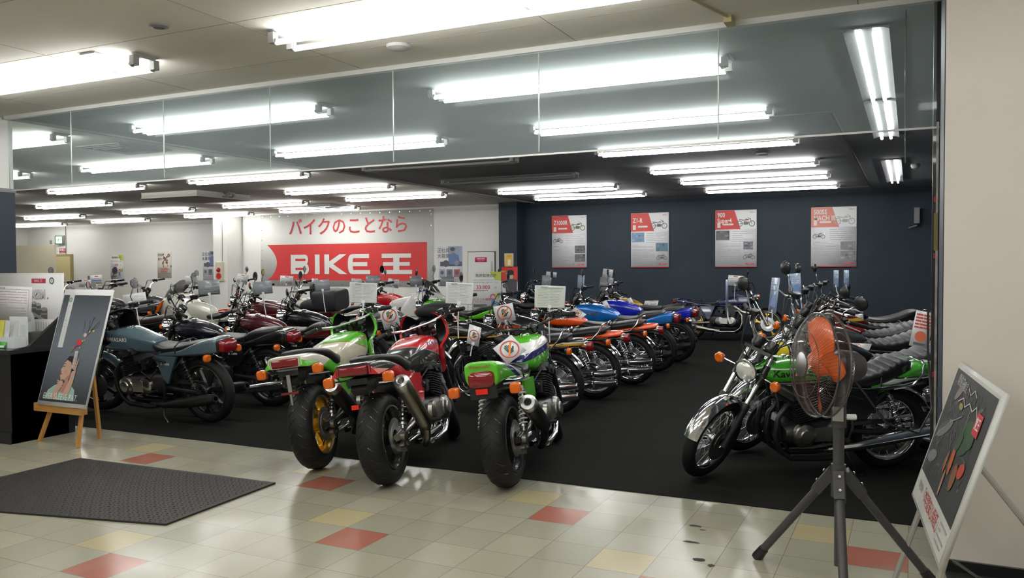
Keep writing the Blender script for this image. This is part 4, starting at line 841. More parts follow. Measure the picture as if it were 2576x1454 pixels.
def card(kind,c,w,h,tilt,label,n=None,clip=.30):
    m={'back':PGREY,'backb':PBLUE,'sleeve':PBLUE}.get(kind,PAPER); P=Panel(w,h,.003,m,.0008)
    D=(.10,.10,.11)
    if kind in('back','backb'): P.lines(-w*.42,-h*.4,w*.42,h*.4,9,(.30,.31,.33),1,.3)
    if kind=='spec':
        P.rect(-w*.48,-h*.47,w*.48,h*.47,(.58,.61,.55) if c[0]>-3 else (.60,.60,.60)); P.lines(-w*.40,-h*.42,-w*.02,h*.36,11,(.28,.29,.27),2,.22,.7); P.lines(0,-h*.42,w*.40,h*.36,11,(.28,.29,.27),2,.22,.6); P.rect(-w*.3,h*.38,w*.42,h*.405,(.25,.25,.25),2)
        P.text('車両詳細',-w*.2,h*.43,h*.07,D,2)
    if kind=='spec2': P.lines(-w*.42,-h*.42,w*.4,h*.36,14,(.35,.35,.36),1,.3)
    if kind in('price','pricey'):
        P.rect(-w*.15,h*.34,w*.15,h*.42,(.6,.05,.06)); P.rect(-w*.4,h*.16,w*.4,h*.2,(.3,.3,.3)); P.rect(-w*.4,-h*.02,w*.4,.03*h,(.45,.45,.47))
        P.lines(-w*.05,-h*.42,w*.42,-h*.1,3,D,1,.55); P.rect(-w*.42,-h*.40,-w*.2,-h*.12,(.3,.3,.3))
        if kind=='pricey': P.rect(-w*.4,-h*.05,w*.4,h*.08,(.15,.18,.5),2); P.rect(-w*.1,-h*.42,w*.45,-h*.34,(.75,.75,.2),2)
    if kind=='ng': ngsign(P,w,h,h*.02); P.text('NG!',0,-h*.3,h*.15,D,4)
    if kind=='ngt': ngsign(P,w,w,h*.14); P.text('NG',0,-h*.14,h*.09,D,4); P.rect(-w*.3,-h*.3,w*.3,-h*.26,(.2,.2,.2)); P.rect(-w*.42,-h*.38,w*.42,-h*.35,(.3,.3,.3))
    if kind=='ngd': ngsign(P,w,h,0,(.62,.05,.03) if label.find('gold')>0 else (.75,.22,.04))
    if kind=='red': P.lines(-w*.42,h*.0,w*.42,h*.44,5,(.55,.06,.04),1,.6); P.disc(0,-h*.2,w*.3,(.6,.12,.05)); P.rect(-w*.3,-h*.45,w*.3,-h*.38,D)
    if kind=='sleeve': P.lines(-w*.4,h*.1,w*.4,h*.42,4,(.2,.25,.4),1,.3); P.poly([(-w*.4,-h*.3),(w*.4,-h*.35),(w*.3,h*.05),(-w*.2,-.02)],(.16,.26,.50),1)
    cat='sign' if kind[:2]=='ng' else 'card'
    nm={'spec':'spec_sheet','spec2':'spec_sheet','ng':'no_touch_sign','ngt':'no_touch_sign','ngd':'no_touch_sign','red':'hanging_tag'}.get(kind,'price_card')
    o=P.build(nm,c,n or face_cam(c),label=label,cat=cat,roll=R(tilt),group='cards on the motorcycles')
    if clip: part('clip',o,CLEARP if kind[:2]!='sp' else WHITEP,lambda m:(m.tube([(0,-h/2+.02,-.004),(0,-h/2-clip*.5,-.01),(.01,-h/2-clip,-.03)],.006,6),m.box((0,-h/2+.012,-.003),(.03,.03,.012))),key=('cp',round(h,3),clip))
    return o
for a in [
('back',(-7.335,7.100,1.333),0.235,0.171,3,'grey back of a spec card on the mirror of the blue-black motorcycle'),
('back',(-7.352,8.000,1.306),0.235,0.160,5,'grey card behind the round mirror of the maroon motorcycle'),
('back',(-7.295,9.100,1.311),0.202,0.153,5,'grey card behind the round mirror of the gloss black motorcycle'),
('back',(-7.370,10.400,1.346),0.212,0.169,-2,'grey card behind a round mirror in front of the red banner, under the last character'),
('back',(-7.561,11.900,1.316),0.195,0.175,5,'tilted grey card in front of the lower right corner of the red banner'),
('back',(-7.063,12.100,1.311),0.235,0.155,0,'grey card below the poster of the rider, behind a square mirror'),
('spec',(-4.611,6.350,1.324),0.253,0.190,-2,'white spec sheet stand on the handlebar of the green and white motorcycle with gold wheel'),
('spec',(-3.526,6.250,1.334),0.238,0.186,-3,'white spec sheet stand above the handlebar of the red and black motorcycle'),
('spec',(-2.800,6.550,1.301),0.264,0.192,-2,'greenish-white spec sheet stand above the handlebar of the green, white and blue motorcycle'),
('ng',(-3.805,7.700,1.074),0.203,0.186,12,'square no-touch hand sign standing above the burnt orange tank'),
('ngt',(-5.842,8.600,0.923),0.213,0.253,14,'tall no-touch hand sign hanging beside the silver tank'),
('price',(-10.281,9.600,1.362),0.196,0.139,0,'small price card on the cream touring motorcycle'),
('price',(-10.185,10.600,1.364),0.182,0.161,-12,'small tilted price card beside the red fire alarm box'),
('price',(-10.010,11.500,1.325),0.227,0.163,-4,'small price card in front of the lower left corner of the red banner'),
('price',(-9.63,11.81,1.306),0.113,0.098,0,'small white card half hidden behind a grey card under the banner letters'),
('price',(-7.680,10.400,1.341),0.153,0.079,-4,'small price card peeping above the left spec sheet stand'),
('price',(-8.67,12.88,1.252),0.201,0.165,-6,'small price card under the last banner character'),
('price',(-14.411,10.500,1.213),0.174,0.129,-3,'small price card just right of the white parts board'),
('price',(-14.905,11.200,1.252),0.247,0.144,0,'wide grey price card left of the yellow-marked one, above the easel poster'),
('pricey',(-14.191,10.900,1.320),0.200,0.208,2,'price card with blue and yellow marks above the easel poster'),
('price',(-14.329,11.500,1.260),0.192,0.152,0,'small grey price card below the first wall poster'),
('spec2',(-7.81,6.48,1.196),.236,.169,8,'grey spec sheet behind the silver round mirror of the slate blue motorcycle'),
('price',(-5.317,12.500,1.422),0.170,0.085,-6,'small white price card on the black wall side, leftmost there'),
('back',(-5.014,11.600,1.329),0.146,0.176,-4,'grey card beside a folded mirror below the first numbered poster'),
('backb',(-4.952,12.900,1.291),0.113,0.232,-3,'narrow blue-grey card left of the second numbered poster'),
('price',(-5.041,14.500,1.409),0.183,0.176,-8,'white price card standing above a grey card near the second numbered poster'),
('back',(-5.037,14.400,1.217),0.241,0.255,-8,'grey card behind a dark mirror near the gold tank motorcycle'),
('price',(-3.174,16.900,1.247),0.288,0.208,-4,'white price card below the third numbered poster'),
]: card(*a,clip=1.33 if abs(a[1][0]+5.317)<.01 else .79 if a[0]=='ngt' else .3)
card('sleeve',(-1.31,6.62,1.33),.18,.25,0,'blue-tinted card sleeve seen edge-on on the mirror of the green and white motorcycle',clip=.10,n=(-.95,-.1,0))
card('sleeve',(-1.05,7.3,1.31),.26,.30,0,'blue-tinted slanting card sleeve beside the oval chrome mirror',clip=.10,n=(-.85,-.35,.1))
card('sleeve',(-1.05,8.7,1.37),.15,.22,4,'small grey-blue card left of the black mirror of the third motorcycle behind the fan',clip=.10,n=(-.5,-.8,0))
card('sleeve',(-.80,10.5,1.40),.13,.20,0,'narrow upright card sleeve under the fourth numbered poster, left of the pair',clip=.10,n=(-.9,-.5,0))
card('sleeve',(-.70,10.7,1.40),.13,.20,0,'narrow upright card sleeve under the fourth numbered poster, right of the pair',clip=.10,n=(-.9,-.5,0))
card('red',(.075,6.62,1.10),.13,.26,-9,'white hanging tag with red writing on the rail of the green motorcycle',clip=0,n=(-.35,-1,.1))
card('ngd',(-4.50,5.66,.87),.17,.17,38,'diamond-turned no-touch sign on the green tank of the gold-wheeled motorcycle',clip=0,n=(.35,-.85,.55))
card('ngd',(-2.79,5.73,.925),.185,.185,42,'diamond-turned no-touch sign on the tank of the green, white and blue motorcycle',clip=0,n=(.3,-.8,.6))
card('ngd',(-3.68,6.8,.92),.13,.19,-20,'oval no-touch sign seen edge-on between the red motorcycle and the blue-striped one',clip=.1,n=(.85,-.5,.3))
card('ngd',(-4.0,10.30,.93),.12,.2,50,'narrow no-touch slip lying on the bright orange tank',clip=0,n=(.2,-.7,.7))
card('ngd',(-4.08,11.72,.95),.08,.2,20,'narrow white slip standing on the sky blue tank',clip=0,n=(.7,-.7,.4))
card('ngd',(-4.12,13.05,.94),.08,.2,20,'narrow white slip on the royal blue tank',clip=0,n=(.7,-.7,.4))
card('ngd',(-.42,7.62,.87),.24,.10,0,'rectangular no-touch slip lying on the seat of the black motorcycle behind the green one',clip=0,n=(-.1,-.5,1))
card('price',(-.62,11.42,.90),.16,.10,6,'pale slip on the seat of the red and gold tank motorcycle',clip=0,n=(0,-.6,.8))
card('price',(-.7,12.75,.90),.18,.10,6,'pale slip on the farthest black seat in the right file',clip=0,n=(0,-.6,.8))
card('price',(-4.36,15.0,.86),.26,.14,4,'white slip lying on the seat of the mustard gold motorcycle',clip=0,n=(0,-.6,.8))
# ---------------------------------------------------------------- banner and wall posters
RED=(.72,.045,.045); WH=(.80,.79,.76)
def wave(P,amp,kx,kz):
    P.M.v=[(x,y,z+amp*(math.sin(kx*x+1.3*y)+.6*math.sin(kz*y+.7*x))) for x,y,z in P.M.v]
P=Panel(5.97,2.09,.004,flat((.82,.82,.79)),.004)
def bx(px): return px+14.42
red=[]
for q in range(13):
    t=q/12; red.append((bx(-17.15+.36*math.sin(PI*min(1,t*1.02))**.8),1.0+.17-2.05+t*.0+ (2.21-1.17)*t))
red=red[::1]+[(bx(-11.63),.165),(bx(-11.63),-.83)]
# cut into strips so the fabric stays simple
for q in range(12): P.poly([red[q],(bx(-14.4),red[q][1]),(bx(-14.4),red[q+1][1]),red[q+1]],RED)
P.rect(bx(-14.4),-.88,bx(-11.63),.16,RED)
P.text('バイクのことなら',bx(-14.26),.62,.52,(.60,.06,.07),2,.012,sx=1.0)
z0,z1=-.70,-.14; S=.115
def hb(x0,x1,z,c=WH,w=S): P.rect(bx(x0),z-w/2,bx(x1),z+w/2,c,3)
def vb(x,c=WH,w=.17): P.rect(bx(x),z0,bx(x+w),z1,c,4)
# B
vb(-16.26); zm=(z0+z1)/2
for lo,hi,xe in ((zm-.02,z1,-15.63),(z0,zm+.02,-15.60)):
    c=(lo+hi)/2; r=(hi-lo)/2; hb(-16.1,xe-r*.7,hi-S/2); hb(-16.1,xe-r*.7,lo+S/2)
    for i in range(10):
        a,b=-PI/2+PI*i/10,-PI/2+PI*(i+1)/10; xc=bx(xe)-r*.7
        P.poly([(xc+r*.95*math.cos(a)*.8,c+r*math.sin(a)),(xc+(r*.95)*math.cos(b)*.8,c+r*math.sin(b)),(xc+(r-S)*.7*math.cos(b),c+(r-S)*math.sin(b)),(xc+(r-S)*.7*math.cos(a),c+(r-S)*math.sin(a))],WH,5)
vb(-15.38)
vb(-15.04); X=bx(-14.87)
P.poly([(X,zm-.02),(X,zm+.08),(X+.36,z1),(X+.6,z1),(X+.14,zm)],WH,3); P.poly([(X,zm+.03),(X+.14,zm),(X+.62,z0),(X+.37,z0),(X,zm-.08)],WH,3)
# rounded E
for zz,xe in ((z1-S/2,-13.5),(zm,-13.56),(z0+S/2,-13.47)): hb(-14.05,xe,zz)
for i in range(12):
    a,b=PI/2+PI*i/12,PI/2+PI*(i+1)/12; xc=bx(-14.02); r=(z1-z0)/2
    f=lambda t,q:(xc+.20*q[0]*math.copysign(abs(math.cos(t))**.6,math.cos(t)),zm+q[1]*math.copysign(abs(math.sin(t))**.8,math.sin(t)))
    P.poly([f(a,(1,r)),f(b,(1,r)),f(b,(.15,r-S)),f(a,(.15,r-S))],WH,4)
# king character
hb(-13.08,-12.13,z1-S/2); hb(-13.04,-12.17,zm,w=.10); hb(-13.09,-12.10,z0+S/2); P.rect(bx(-12.70),z0,bx(-12.50),z1,WH,4)
for i in range(19):
    P.disc(-2.9+i*.322,.99,.018,STEEL,2,n=8); P.disc(-2.9+i*.322,-.99,.018,STEEL,2,n=8)
for i in range(7):
    P.disc(-2.93,-.9+i*.3,.018,STEEL,2,n=8); P.disc(2.93,-.9+i*.3,.018,STEEL,2,n=8)
P.build('wall_banner',(-14.42,18.885,2.05),(0,-1,0),label='large white banner with red block and Japanese lettering on the back wall',cat='banner')
def info(x,title,c1,cfgp,label,faded=0):
    w,h=.91,1.28; P=Panel(w,h,.03,flat((.82,.81,.84)),.003)
    rc=(.66,.08,.07) if not faded else (.72,.26,.20)
    P.rect(-w/2,-h/2,w/2,-h/2+.02,(.5,.03,.05)); P.rect(-.28,.21,w/2-.01,h/2-.01,(.80,.80,.80),1)
    P.poly([(-w/2,.21),(.11,.21),(-.03,h/2-.005),(-w/2,h/2-.005)],rc,2)
    for i,t in enumerate(title): P.text(t,-w/2+.05,.53-.13*i if len(title)>1 else .46,.15,(.80,.74,.72),3,.02,'LEFT',.75)
    P.rect(-w/2+.05,.25,-w/2+.12,.36,(.80,.7,.68),3); P.rect(-.28,.30,-.05,.34,(.80,.7,.68),3)
    P.bike(.22,.33,.27,c1[0],2,c1[1]); P.text('BIKE王',.36,.58,.035,(.6,.1,.1),3)
    y=.13
    def img(x0,y0,x1,y1,c):
        P.rect(x0,y0,x1,y1,c,2)
        for i in range(9):
            a=random.uniform(x0,x1-.04);b=random.uniform(y0,y1-.03); g=random.uniform(.4,1.7); P.rect(a,b,min(x1,a+random.uniform(.02,.09)),min(y1,b+random.uniform(.02,.05)),tuple(min(.8,q*g) for q in c),3)
    for (x0,y0,x1,y1,c) in cfgp:
        if c=='bike': P.bike((x0+x1)/2,(y0+y1)/2-.04,.17,(.12,.13,.12),2)
        else: img(x0,y0,x1,y1,c)
    P.lines(-.08 if cfgp[0][0]<0 else -w/2+.04,-.08,w/2-.05,.18,6,(.36,.37,.40),1,.16)
    P.lines(-w/2+.04,-.50,.12,-.10,13,(.36,.37,.40),1,.18)
    P.rect(.22,-.575,.40,-.545,(.65,.07,.08),2); P.text('BIKE 王',.31,-.56,.022,(.8,.7,.7),3); P.rect(-.10,-.58,.06,-.57,(.3,.3,.3)); P.rect(.09,-.59,.14,-.53,(.3,.3,.3))
    P.build('info_poster',(x,18.865,2.15),(0,-1,0),label=label,cat='poster',group='numbered posters on the black wall')
G1=(.16,.16,.16)
info(-7.55,['Z1000R'],((.14,.17,.10),(.10,.16,.06)),[(-.43,-.02,-.16,.12,'bike'),(.15,-.28,.42,-.10,G1),(.15,-.49,.42,-.31,G1)],'Z1000R poster, first of the four on the black wall')
info(-5.52,['Z1-R'],((.14,.16,.17),(.35,.38,.40)),[(-.44,-.04,-.13,.18,(.22,.32,.48)),(.15,-.26,.44,-.07,(.12,.22,.28)),(.16,-.46,.42,-.30,'bike')],'Z1-R poster with a blue photo, second on the black wall')
info(-3.54,['900','Super4'],((.16,.17,.16),(.40,.10,.09)),[(-.44,-.03,-.14,.18,G1),(.17,-.24,.38,-.07,(.2,.2,.22)),(.16,-.46,.42,-.30,'bike')],'900 Super4 poster, third on the black wall')
info(-1.49,['500SS','MACH III'],((.42,.44,.42),(.50,.53,.50)),[(-.43,-.02,-.16,.12,'bike'),(.14,-.27,.44,-.10,(.26,.26,.26)),(.14,-.49,.44,-.30,(.26,.26,.26))],'faded 500SS MACH III poster, rightmost on the black wall',1)
def riderposter(x,y,z,label):
    w,h=.72,1.05; P=Panel(w,h,.003,flat((.84,.84,.84)),.003)
    P.rect(-.05,.02,w/2,h/2,(.36,.44,.58)); P.rect(-.3,-.0,w/2,.12,(.10,.12,.20))
    P.disc(.08,.40,.07,(.45,.33,.28),2); P.disc(.08,.45,.075,(.10,.10,.13),2,.05); P.poly([(-.05,.30),(.12,.36),(.26,.28),(.30,.05),(-.02,.05)],(.16,.22,.45),2); P.disc(-.12,.07,.09,(.12,.12,.14),3); P.disc(.2,.08,.07,(.3,.3,.32),3)
    P.text('正社員',-.2,.41,.13,(.12,.13,.2),2); P.text('大募集',-.2,.26,.13,(.12,.13,.2),2)
    for i,c in enumerate(((.40,.42,.50),(.20,.22,.28),(.45,.15,.16))): P.rect(-.33+i*.225,-.28,-.15+i*.225,-.08,c); P.disc(-.24+i*.225,-.17,.05,(.12,.13,.18),2)
    P.lines(-.32,-.48,.32,-.32,4,(.35,.35,.36),1,.3); P.rect(.1,-.52,.3,-.45,(.10,.2,.6),2)
    P.build('wall_poster',(x,y,z),(0,-1,0),label=label,cat='poster')
riderposter(-10.93,18.89,1.56,'recruiting poster with a motorcycle rider beside the white door'); riderposter(-21.07,20.49,1.58,'recruiting poster with a rider on the left wall beside the pillar')
def licposter(x,y,z,price,label,w=.62,n=(0,-1,0),th=.006):
    h=w*1.42; P=Panel(w,h,th,flat((.84,.84,.82)),.003); k=w/.62
    P.poly([(w*.1,h/2),(w/2,h/2),(w/2,h*.28),(w*.3,h*.30)],(.66,.72,.10)); P.text('免許取得応援',-w*.02,h*.40,.075*k,(.2,.2,.17),2,.01); P.lines(-w*.45,h*.22,w*.4,h*.32,2,(.5,.5,.5),1,.2)
    P.text(price,-w*.12,h*.12,.115*k,(.65,.05,.12),2,.01,sx=.95); P.text('円',w*.3,h*.11,.05*k,(.65,.05,.12),2); P.rect(-w*.45,h*.04,w*.05,h*.055,(.6,.2,.2))
    P.text('エラコケ補償',-w*.16,-h*.17,.065*k,(.65,.08,.15),2); P.text('プレミアム',-w*.22,-h*.23,.045*k,(.65,.08,.15),2); P.rect(-w*.45,-h*.32,w*.0,-h*.29,(.12,.12,.12)); P.rect(-w*.45,-h*.35,-w*.1,-h*.33,(.12,.12,.12))
    P.disc(w*.22,-h*.1,.06*k,(.65,.1,.2),2); P.disc(w*.22,-h*.11,.038*k,(.75,.55,.45),3); P.poly([(w*.17,-h*.16),(w*.27,-h*.16),(w*.29,-h*.30),(w*.16,-h*.30)],(.12,.25,.6),2); P.poly([(w*.30,-h*.0),(w*.38,-h*.04),(w*.38,-h*.16),(w*.30,-h*.12)],(.70,.72,.1),2); P.poly([(w*.38,-h*.04),(w*.45,-h*.0),(w*.45,-h*.12),(w*.38,-h*.16)],(.15,.5,.2),2)
    P.lines(-w*.4,-h*.46,w*.4,-h*.40,2,(.5,.5,.5),1,.25)
    return P.build('wall_poster' if th<.01 else 'standing_poster',(x,y,z),n,label=label,cat='poster')
licposter(-25.6,20.49,1.54,'11.000','license support poster with price 11.000 on the left white wall',.66)
pz=licposter(-7.3,14.0,1.06,'33.000','license support board with price 33.000 standing in front of the black pillar',.56,(.45,-.9,0),.02)
part('stand_leg',pz,STEEL,lambda m:(m.tube([(-.2,-.3,-.03),(-.22,-1.05,.1)],.012,6),m.tube([(.2,-.3,-.03),(.22,-1.05,.1)],.012,6),m.tube([(0,.2,-.03),(0,-1.05,-.4)],.012,6)))
P=Panel(.66,.90,.006,flat((.78,.73,.66)),.003)
P.text('熱闘',-.2,.34,.10,(.2,.1,.08),2); P.text('夏祭',-.2,.2,.10,(.2,.1,.08),2); P.ring(.22,.33,.02,.06,(.25,.15,.1),2)
for i in range(26): P.disc(random.gauss(.03,.09),random.gauss(.12,.13),random.uniform(.02,.05),random.choice([(.35,.12,.08),(.15,.08,.06),(.45,.28,.15),(.25,.2,.15)]),2,n=7)
P.text('TOURING',0,-.14,.10,(.62,.12,.08),3,.03,sx=.9); P.text('MEETING',0,-.23,.08,(.62,.12,.08),3,.03,sx=.9); P.rect(-.28,-.30,.28,-.28,(.2,.2,.18)); P.lines(-.25,-.42,.25,-.33,3,(.5,.4,.35),1,.3)
P.rect(-.33,-.45,.33,-.435,(.35,.3,.2)); P.build('wall_poster',(-23.23,20.49,1.64),(0,-1,0),label='brown event poster with red lettering, middle of three on the left wall',cat='poster')
P=Panel(.25,.35,.004,flat((.68,.66,.60)),.002); P.rect(-.10,-.15,.10,.15,(.72,.45,.07)); P.rect(-.03,-.12,.05,.02,(.75,.72,.65),2); P.text('ご案内',0,.10,.05,(.4,.2,.02),2)
P.build('wall_notice',(-8.99,18.445,1.70),(0,-1,0),label='small yellow notice on the dark pillar, above the red portrait poster',cat='poster')
P=Panel(.44,.64,.004,flat((.64,.05,.05)),.002); P.rect(-.22,-.32,.22,-.05,(.62,.60,.62)); P.disc(.02,.10,.085,(.55,.40,.33),2,.11); P.disc(.02,.18,.10,(.02,.02,.02),3,.07); P.poly([(-.08,.15),(-.07,.07),(-.03,.16),(.02,.13),(.06,.17),(.11,.08),(.12,.18)],(.02,.02,.02),4)
P.poly([(-.14,-.02),(-.04,.02),(.08,.02),(.2,.0),(.2,-.30),(-.10,-.32)],(.06,.06,.07),2); P.text('募集中',-.17,.2,.05,(.75,.6,.1),3); P.disc(-.14,-.15,.06,(.1,.1,.1),3)
P.build('wall_poster',(-8.97,18.445,1.22),(0,-1,0),label='red poster with a dark-haired person in grey on the dark pillar',cat='poster')
t=empty('fire_alarm_box',(-18.45,18.3,1.43),(0,0,0),'cream fire alarm box with two red discs on the white pillar','alarm')
part('case',t,mat('cream_case',(.62,.58,.45),.4),lambda m:m.box((0,0,0),(.30,.08,.56))); part('alarm_lamp',t,mat('dark_red_lamp',(.30,.01,.01),.2),lambda m:m.lathe([(.07,0),(.06,.04),(0,.06)],(-.01,-.04,.05),(0,-1,0),18)); part('alarm_button',t,mat('red_alarm_disc',(.62,.02,.015),.3),lambda m:m.lathe([(.095,0),(.09,.02),(.05,.02),(.045,.01),(0,.01)],(-.01,-.04,-.13),(0,-1,0),20))
# ---------------------------------------------------------------- things in the foreground
# reception counter
CB=mat('black_counter_laminate',(.012,.012,.013),.35)
t=empty('reception_counter',(-7.9,4.95,0),(0,0,0),'black reception counter with sloping side panel at the left edge','counter')
part('body',t,CB,lambda m:(m.box((-.35,-.02,.40),(2.1,.55,.80)),m.box((-.35,-.30,.05),(2.1,.03,.10))))
part('counter_top',t,mat('counter_top_dark',(.02,.02,.022),.2),lambda m:m.box((-.33,-.03,.825),(2.14,.62,.035)))
part('side_panel',t,CB,lambda m:m.prism([(-.30,0),(.32,0),(.32,1.17),(.27,1.17),(-.12,.86),(-.30,.84)],.66,.70,0,'yz'))
P=Panel(1.03,.80,.03,flat((.66,.66,.66)),.0015)
E_=(.06,.06,.06); g2=(.30,.30,.30)
P.rect(.10,.30,.30,.345,(.62,.05,.10)); P.text('BIKE 王',.20,.322,.035,(.85,.8,.8),3); P.ring(.385,.325,.022,.034,(.08,.16,.10),2,20); P.text('iB',.385,.325,.03,(.08,.16,.10),2)
P.text('社 井上ボーリングの',-.02,.17,.075,E_,2,.015,sx=.85); P.text('ICBM',.20,.185,.12,(.5,.5,.5),2,.06,sx=.7); P.text('ICBM',.20,.185,.12,(.70,.70,.70),3,.02,sx=.7); P.text('®',.33,.15,.03,E_,2)
for sx,sy in ((-.02,0),): 
    P.poly([(.0,-.02),(.06,.04),(.47,-.12),(.44,-.24),(.40,-.30),(.0,-.13)],(.10,.10,.10),2); P.poly([(.0,-.02),(.06,.04),(.47,-.12),(.42,-.19)],(.42,.42,.41),3)
    for i in range(4): P.disc(.075+.105*i-.01,-.015-.045*i,.032,(.03,.03,.03),4,.024)
for x,y,r in ((.14,.06,.035),(.20,.045,.035),(-.06,.02,.045),(.28,-.0,.045),(-.02,-.34,.04),(-.16,-.06,.06),(-.12,-.25,.035)):
    P.disc(x,y+.045,r,(.45,.45,.45),3,r*.45); P.rect(x-r,y-.05,x+r,y+.045,(.15,.15,.15),2); P.rect(x-r,y-.01,x+r,y+.005,(.4,.4,.4),3); P.disc(x,y-.05,r,(.15,.15,.15),2,r*.45)
o=P.build('parts_board',(-7.96,5.30,1.12),(.05,-1,.02),label='white display board picturing black engine parts on the reception counter',cat='board')
P.__init__(.42,.30,.002,flat((.66,.66,.66)),.0015)
for i in range(11): P.rect(-.18+i*.035,-.12+.01*(i%3),-.172+i*.035,.12,(.45,.45,.45))
P.build('text_sheet',(-7.62,5.262,.92),(.05,-1,.02),label='white sheet of vertical text hanging below the parts board',cat='paper')
P=Panel(.44,.32,.003,flat((.60,.58,.58)),.0012); P.lines(-.19,-.13,.17,.12,10,(.32,.30,.30),1,.16); P.rect(-.20,.13,.19,.133,(.3,.3,.3)); P.rect(-.20,-.14,-.197,.13,(.3,.3,.3)); P.rect(.187,-.14,.19,.13,(.3,.3,.3)); P.text('注文書',-.1,.14,.02,(.2,.2,.2),2)
o=P.build('document_sheet',(-7.60,4.93,1.24),(.25,-1,.05),label='ruled document sheet in a clear stand at the left edge of the counter',cat='paper',roll=R(-2)); part('stand',o,CLEARP,lambda m:(m.tube([(-.05,-.15,-.01),(-.05,-.385,-.03)],.008,6),m.box((-.05,-.385,-.03),(.16,.01,.10))))
t=empty('brochure_rack',(-7.42,4.80,.8435),(0,0,.1),'grey brochure holder with coloured leaflets on the counter','brochure rack')
part('holder',t,CLEARP,lambda m:(m.box((0,.0,.05),(.24,.12,.10)),m.box((.02,.07,.14),(.22,.01,.28))))
for i,(c,w) in enumerate((((.62,.60,.10),.13),((.60,.60,.60),.05),((.55,.55,.55),.05))):
    part('leaflet',t,flat(c),lambda m:m.box((-.13+.11*i,-.02,.14),(w,.012,.22),0,Matrix.Rotation(-.15,3,'X')))
t=empty('wicker_basket',(-7.43,5.10,.8435),(0,0,0),'dark grey woven basket at the right end of the counter','basket')
part('basket_wall',t,mat('grey_wicker',(.13,.12,.10),.8,bump=1,bscale=60),lambda m:(m.tube([(-.16+.16*(1+math.cos(2*PI*i/20))*1.0-.0,.07*math.sin(2*PI*i/20),.012) for i in range(20)],.012,6,closed=True),m.lathe([(.09,0),(.11,.12),(.115,.12),(.10,.0)],(0,0,0),(0,0,1),18)))
for i in range(2):
    P=Panel(.09,.06,.003,flat((.08,.45,.06)),.001); P.rect(-.04,-.025,.04,-.005,(.7,.75,.7)); P.build('green_card',(-7.55+.13*i,4.72,.874),(0,-1,.4),label=('left' if i==0 else 'right')+' one of two small green cards propped on the counter front',cat='card')
# white plastic bag shape behind the rack
tag(part('paper_bag',None,mat('crumpled_white_bag',(.55,.55,.54),.5,bump=1,bscale=12),lambda m:m.xf(m.loft(loftpts([(-.13,0,.07,.05,.12),(-.10,.02,.09,.14,.14),(0,.03,.10,.20,.14),(.10,.05,.09,.24,.14),(.13,.03,.05,.20,.12)]),3,20) and Matrix.Translation((-7.47,5.1,1.0)) if False else Matrix.Translation((-7.47,5.09,.985)))),'crumpled white bag behind the brochure holder','bag') if False else None
bm_=M(); bm_.loft(loftpts([(-.12,0,.05,.05,.12),(-.09,.0,.08,.10,.13),(0,.0,.09,.15,.13),(.08,.0,.08,.19,.13),(.11,.0,.04,.17,.12)]),3,20)
tag(link('paper_bag',bm_.mesh('paper_bag',[mat('crumpled_white_bag',(.50,.50,.50),.5,bump=1,bscale=12)]),None,(-7.68,5.08,.975)),'crumpled white bag behind the brochure holder','bag')
# easel
WOOD=mat('honey_pine_wood',(.50,.25,.07),.45,noise=.2,nscale=9)
t=empty('easel',(-6.75,4.95,0),(0,0,0),'honey pine tripod easel carrying the tall slate poster','easel','')
def bar(m,a,b,w,d): 
    a=Vector(a);b=Vector(b);z=(b-a).normalized();x=Vector((0,-1,0)).cross(z).normalized();y=z.cross(x); rt=Matrix((x,y,z)).transposed(); m.box((a+b)/2,(w,d,(b-a).length),0,rt)
for a,b in (((-.35,-.11,0),(-.10,.10,.95)),((.22,-.15,0),(.08,.10,.95)),((.01,.23,0),(.02,.13,.95))): part('leg',t,WOOD,lambda m:bar(m,a,b,.034,.024))
part('tray',t,WOOD,lambda m:(m.box((-.03,-.13,.325),(.62,.07,.07)),m.box((.02,.1,.9),(.2,.06,.05))))
if 'group' in t: del t['group']
w,h=.635,1.06; P=Panel(w,h,.018,flat((.64,.64,.64)),.0012)
y0=-h/2+.035; y1=h/2-.055
for i in range(60):
    q=i/59; g=.030+.135*math.sin(PI*min(1,.06+q*.78))**1.6; P.rect(-w/2+.012,y0+(y1-y0)*i/60,w/2-.004,y0+(y1-y0)*(i+1)/60+.0005,mat('slate_print_%02d'%i,(g*.84,g*.97,g*1.18),.5),1)
P.rect(-.225,-.01,-.16,y1+.01,(.60,.61,.62),2); P.ring(-.20,y1-.045,.014,.022,(.10,.20,.12),3); P.text('iB',-.2,y1-.045,.02,(.1,.2,.12),3)
for i,chx in enumerate('永久にすり減らないスリーブ'): P.text(chx,-.20,y1-.10-i*.028,.022,(.3,.33,.3),3)
i_fig=len(P.M.v)
SK=(.50,.33,.25); SK2=(.42,.22,.15); TEAL=(.30,.46,.40); HR=(.02,.018,.02)
P.poly([(-.30,y0+.02),(-.26,y0+.10),(-.17,y0+.16),(-.05,y0+.19),(.10,y0+.17),(.17,y0+.12),(.20,y0+.02)],TEAL,2)          # robe
P.poly([(-.10,y0+.10),(-.02,y0+.2),(.02,y0+.24),(.06,y0+.18),(.03,y0+.08)],SK2,3); P.poly([(-.09,y0+.24),(.02,y0+.20),(.06,y0+.33),(-.02,y0+.36)],SK2,3)   # neck
P.poly([(-.115,y0+.27),(-.085,y0+.225),(-.03,y0+.235),(.03,y0+.29),(.05,y0+.37),(.02,y0+.43),(-.05,y0+.455),(-.09,y0+.42),(-.105,y0+.37),(-.125,y0+.335),(-.108,y0+.325)],SK,4)   # face in profile
P.poly([(-.09,y0+.425),(-.05,y0+.455),(.02,y0+.43),(.055,y0+.37),(.05,y0+.31),(.09,y0+.34),(.10,y0+.44),(.05,y0+.50),(-.03,y0+.50)],HR,5)
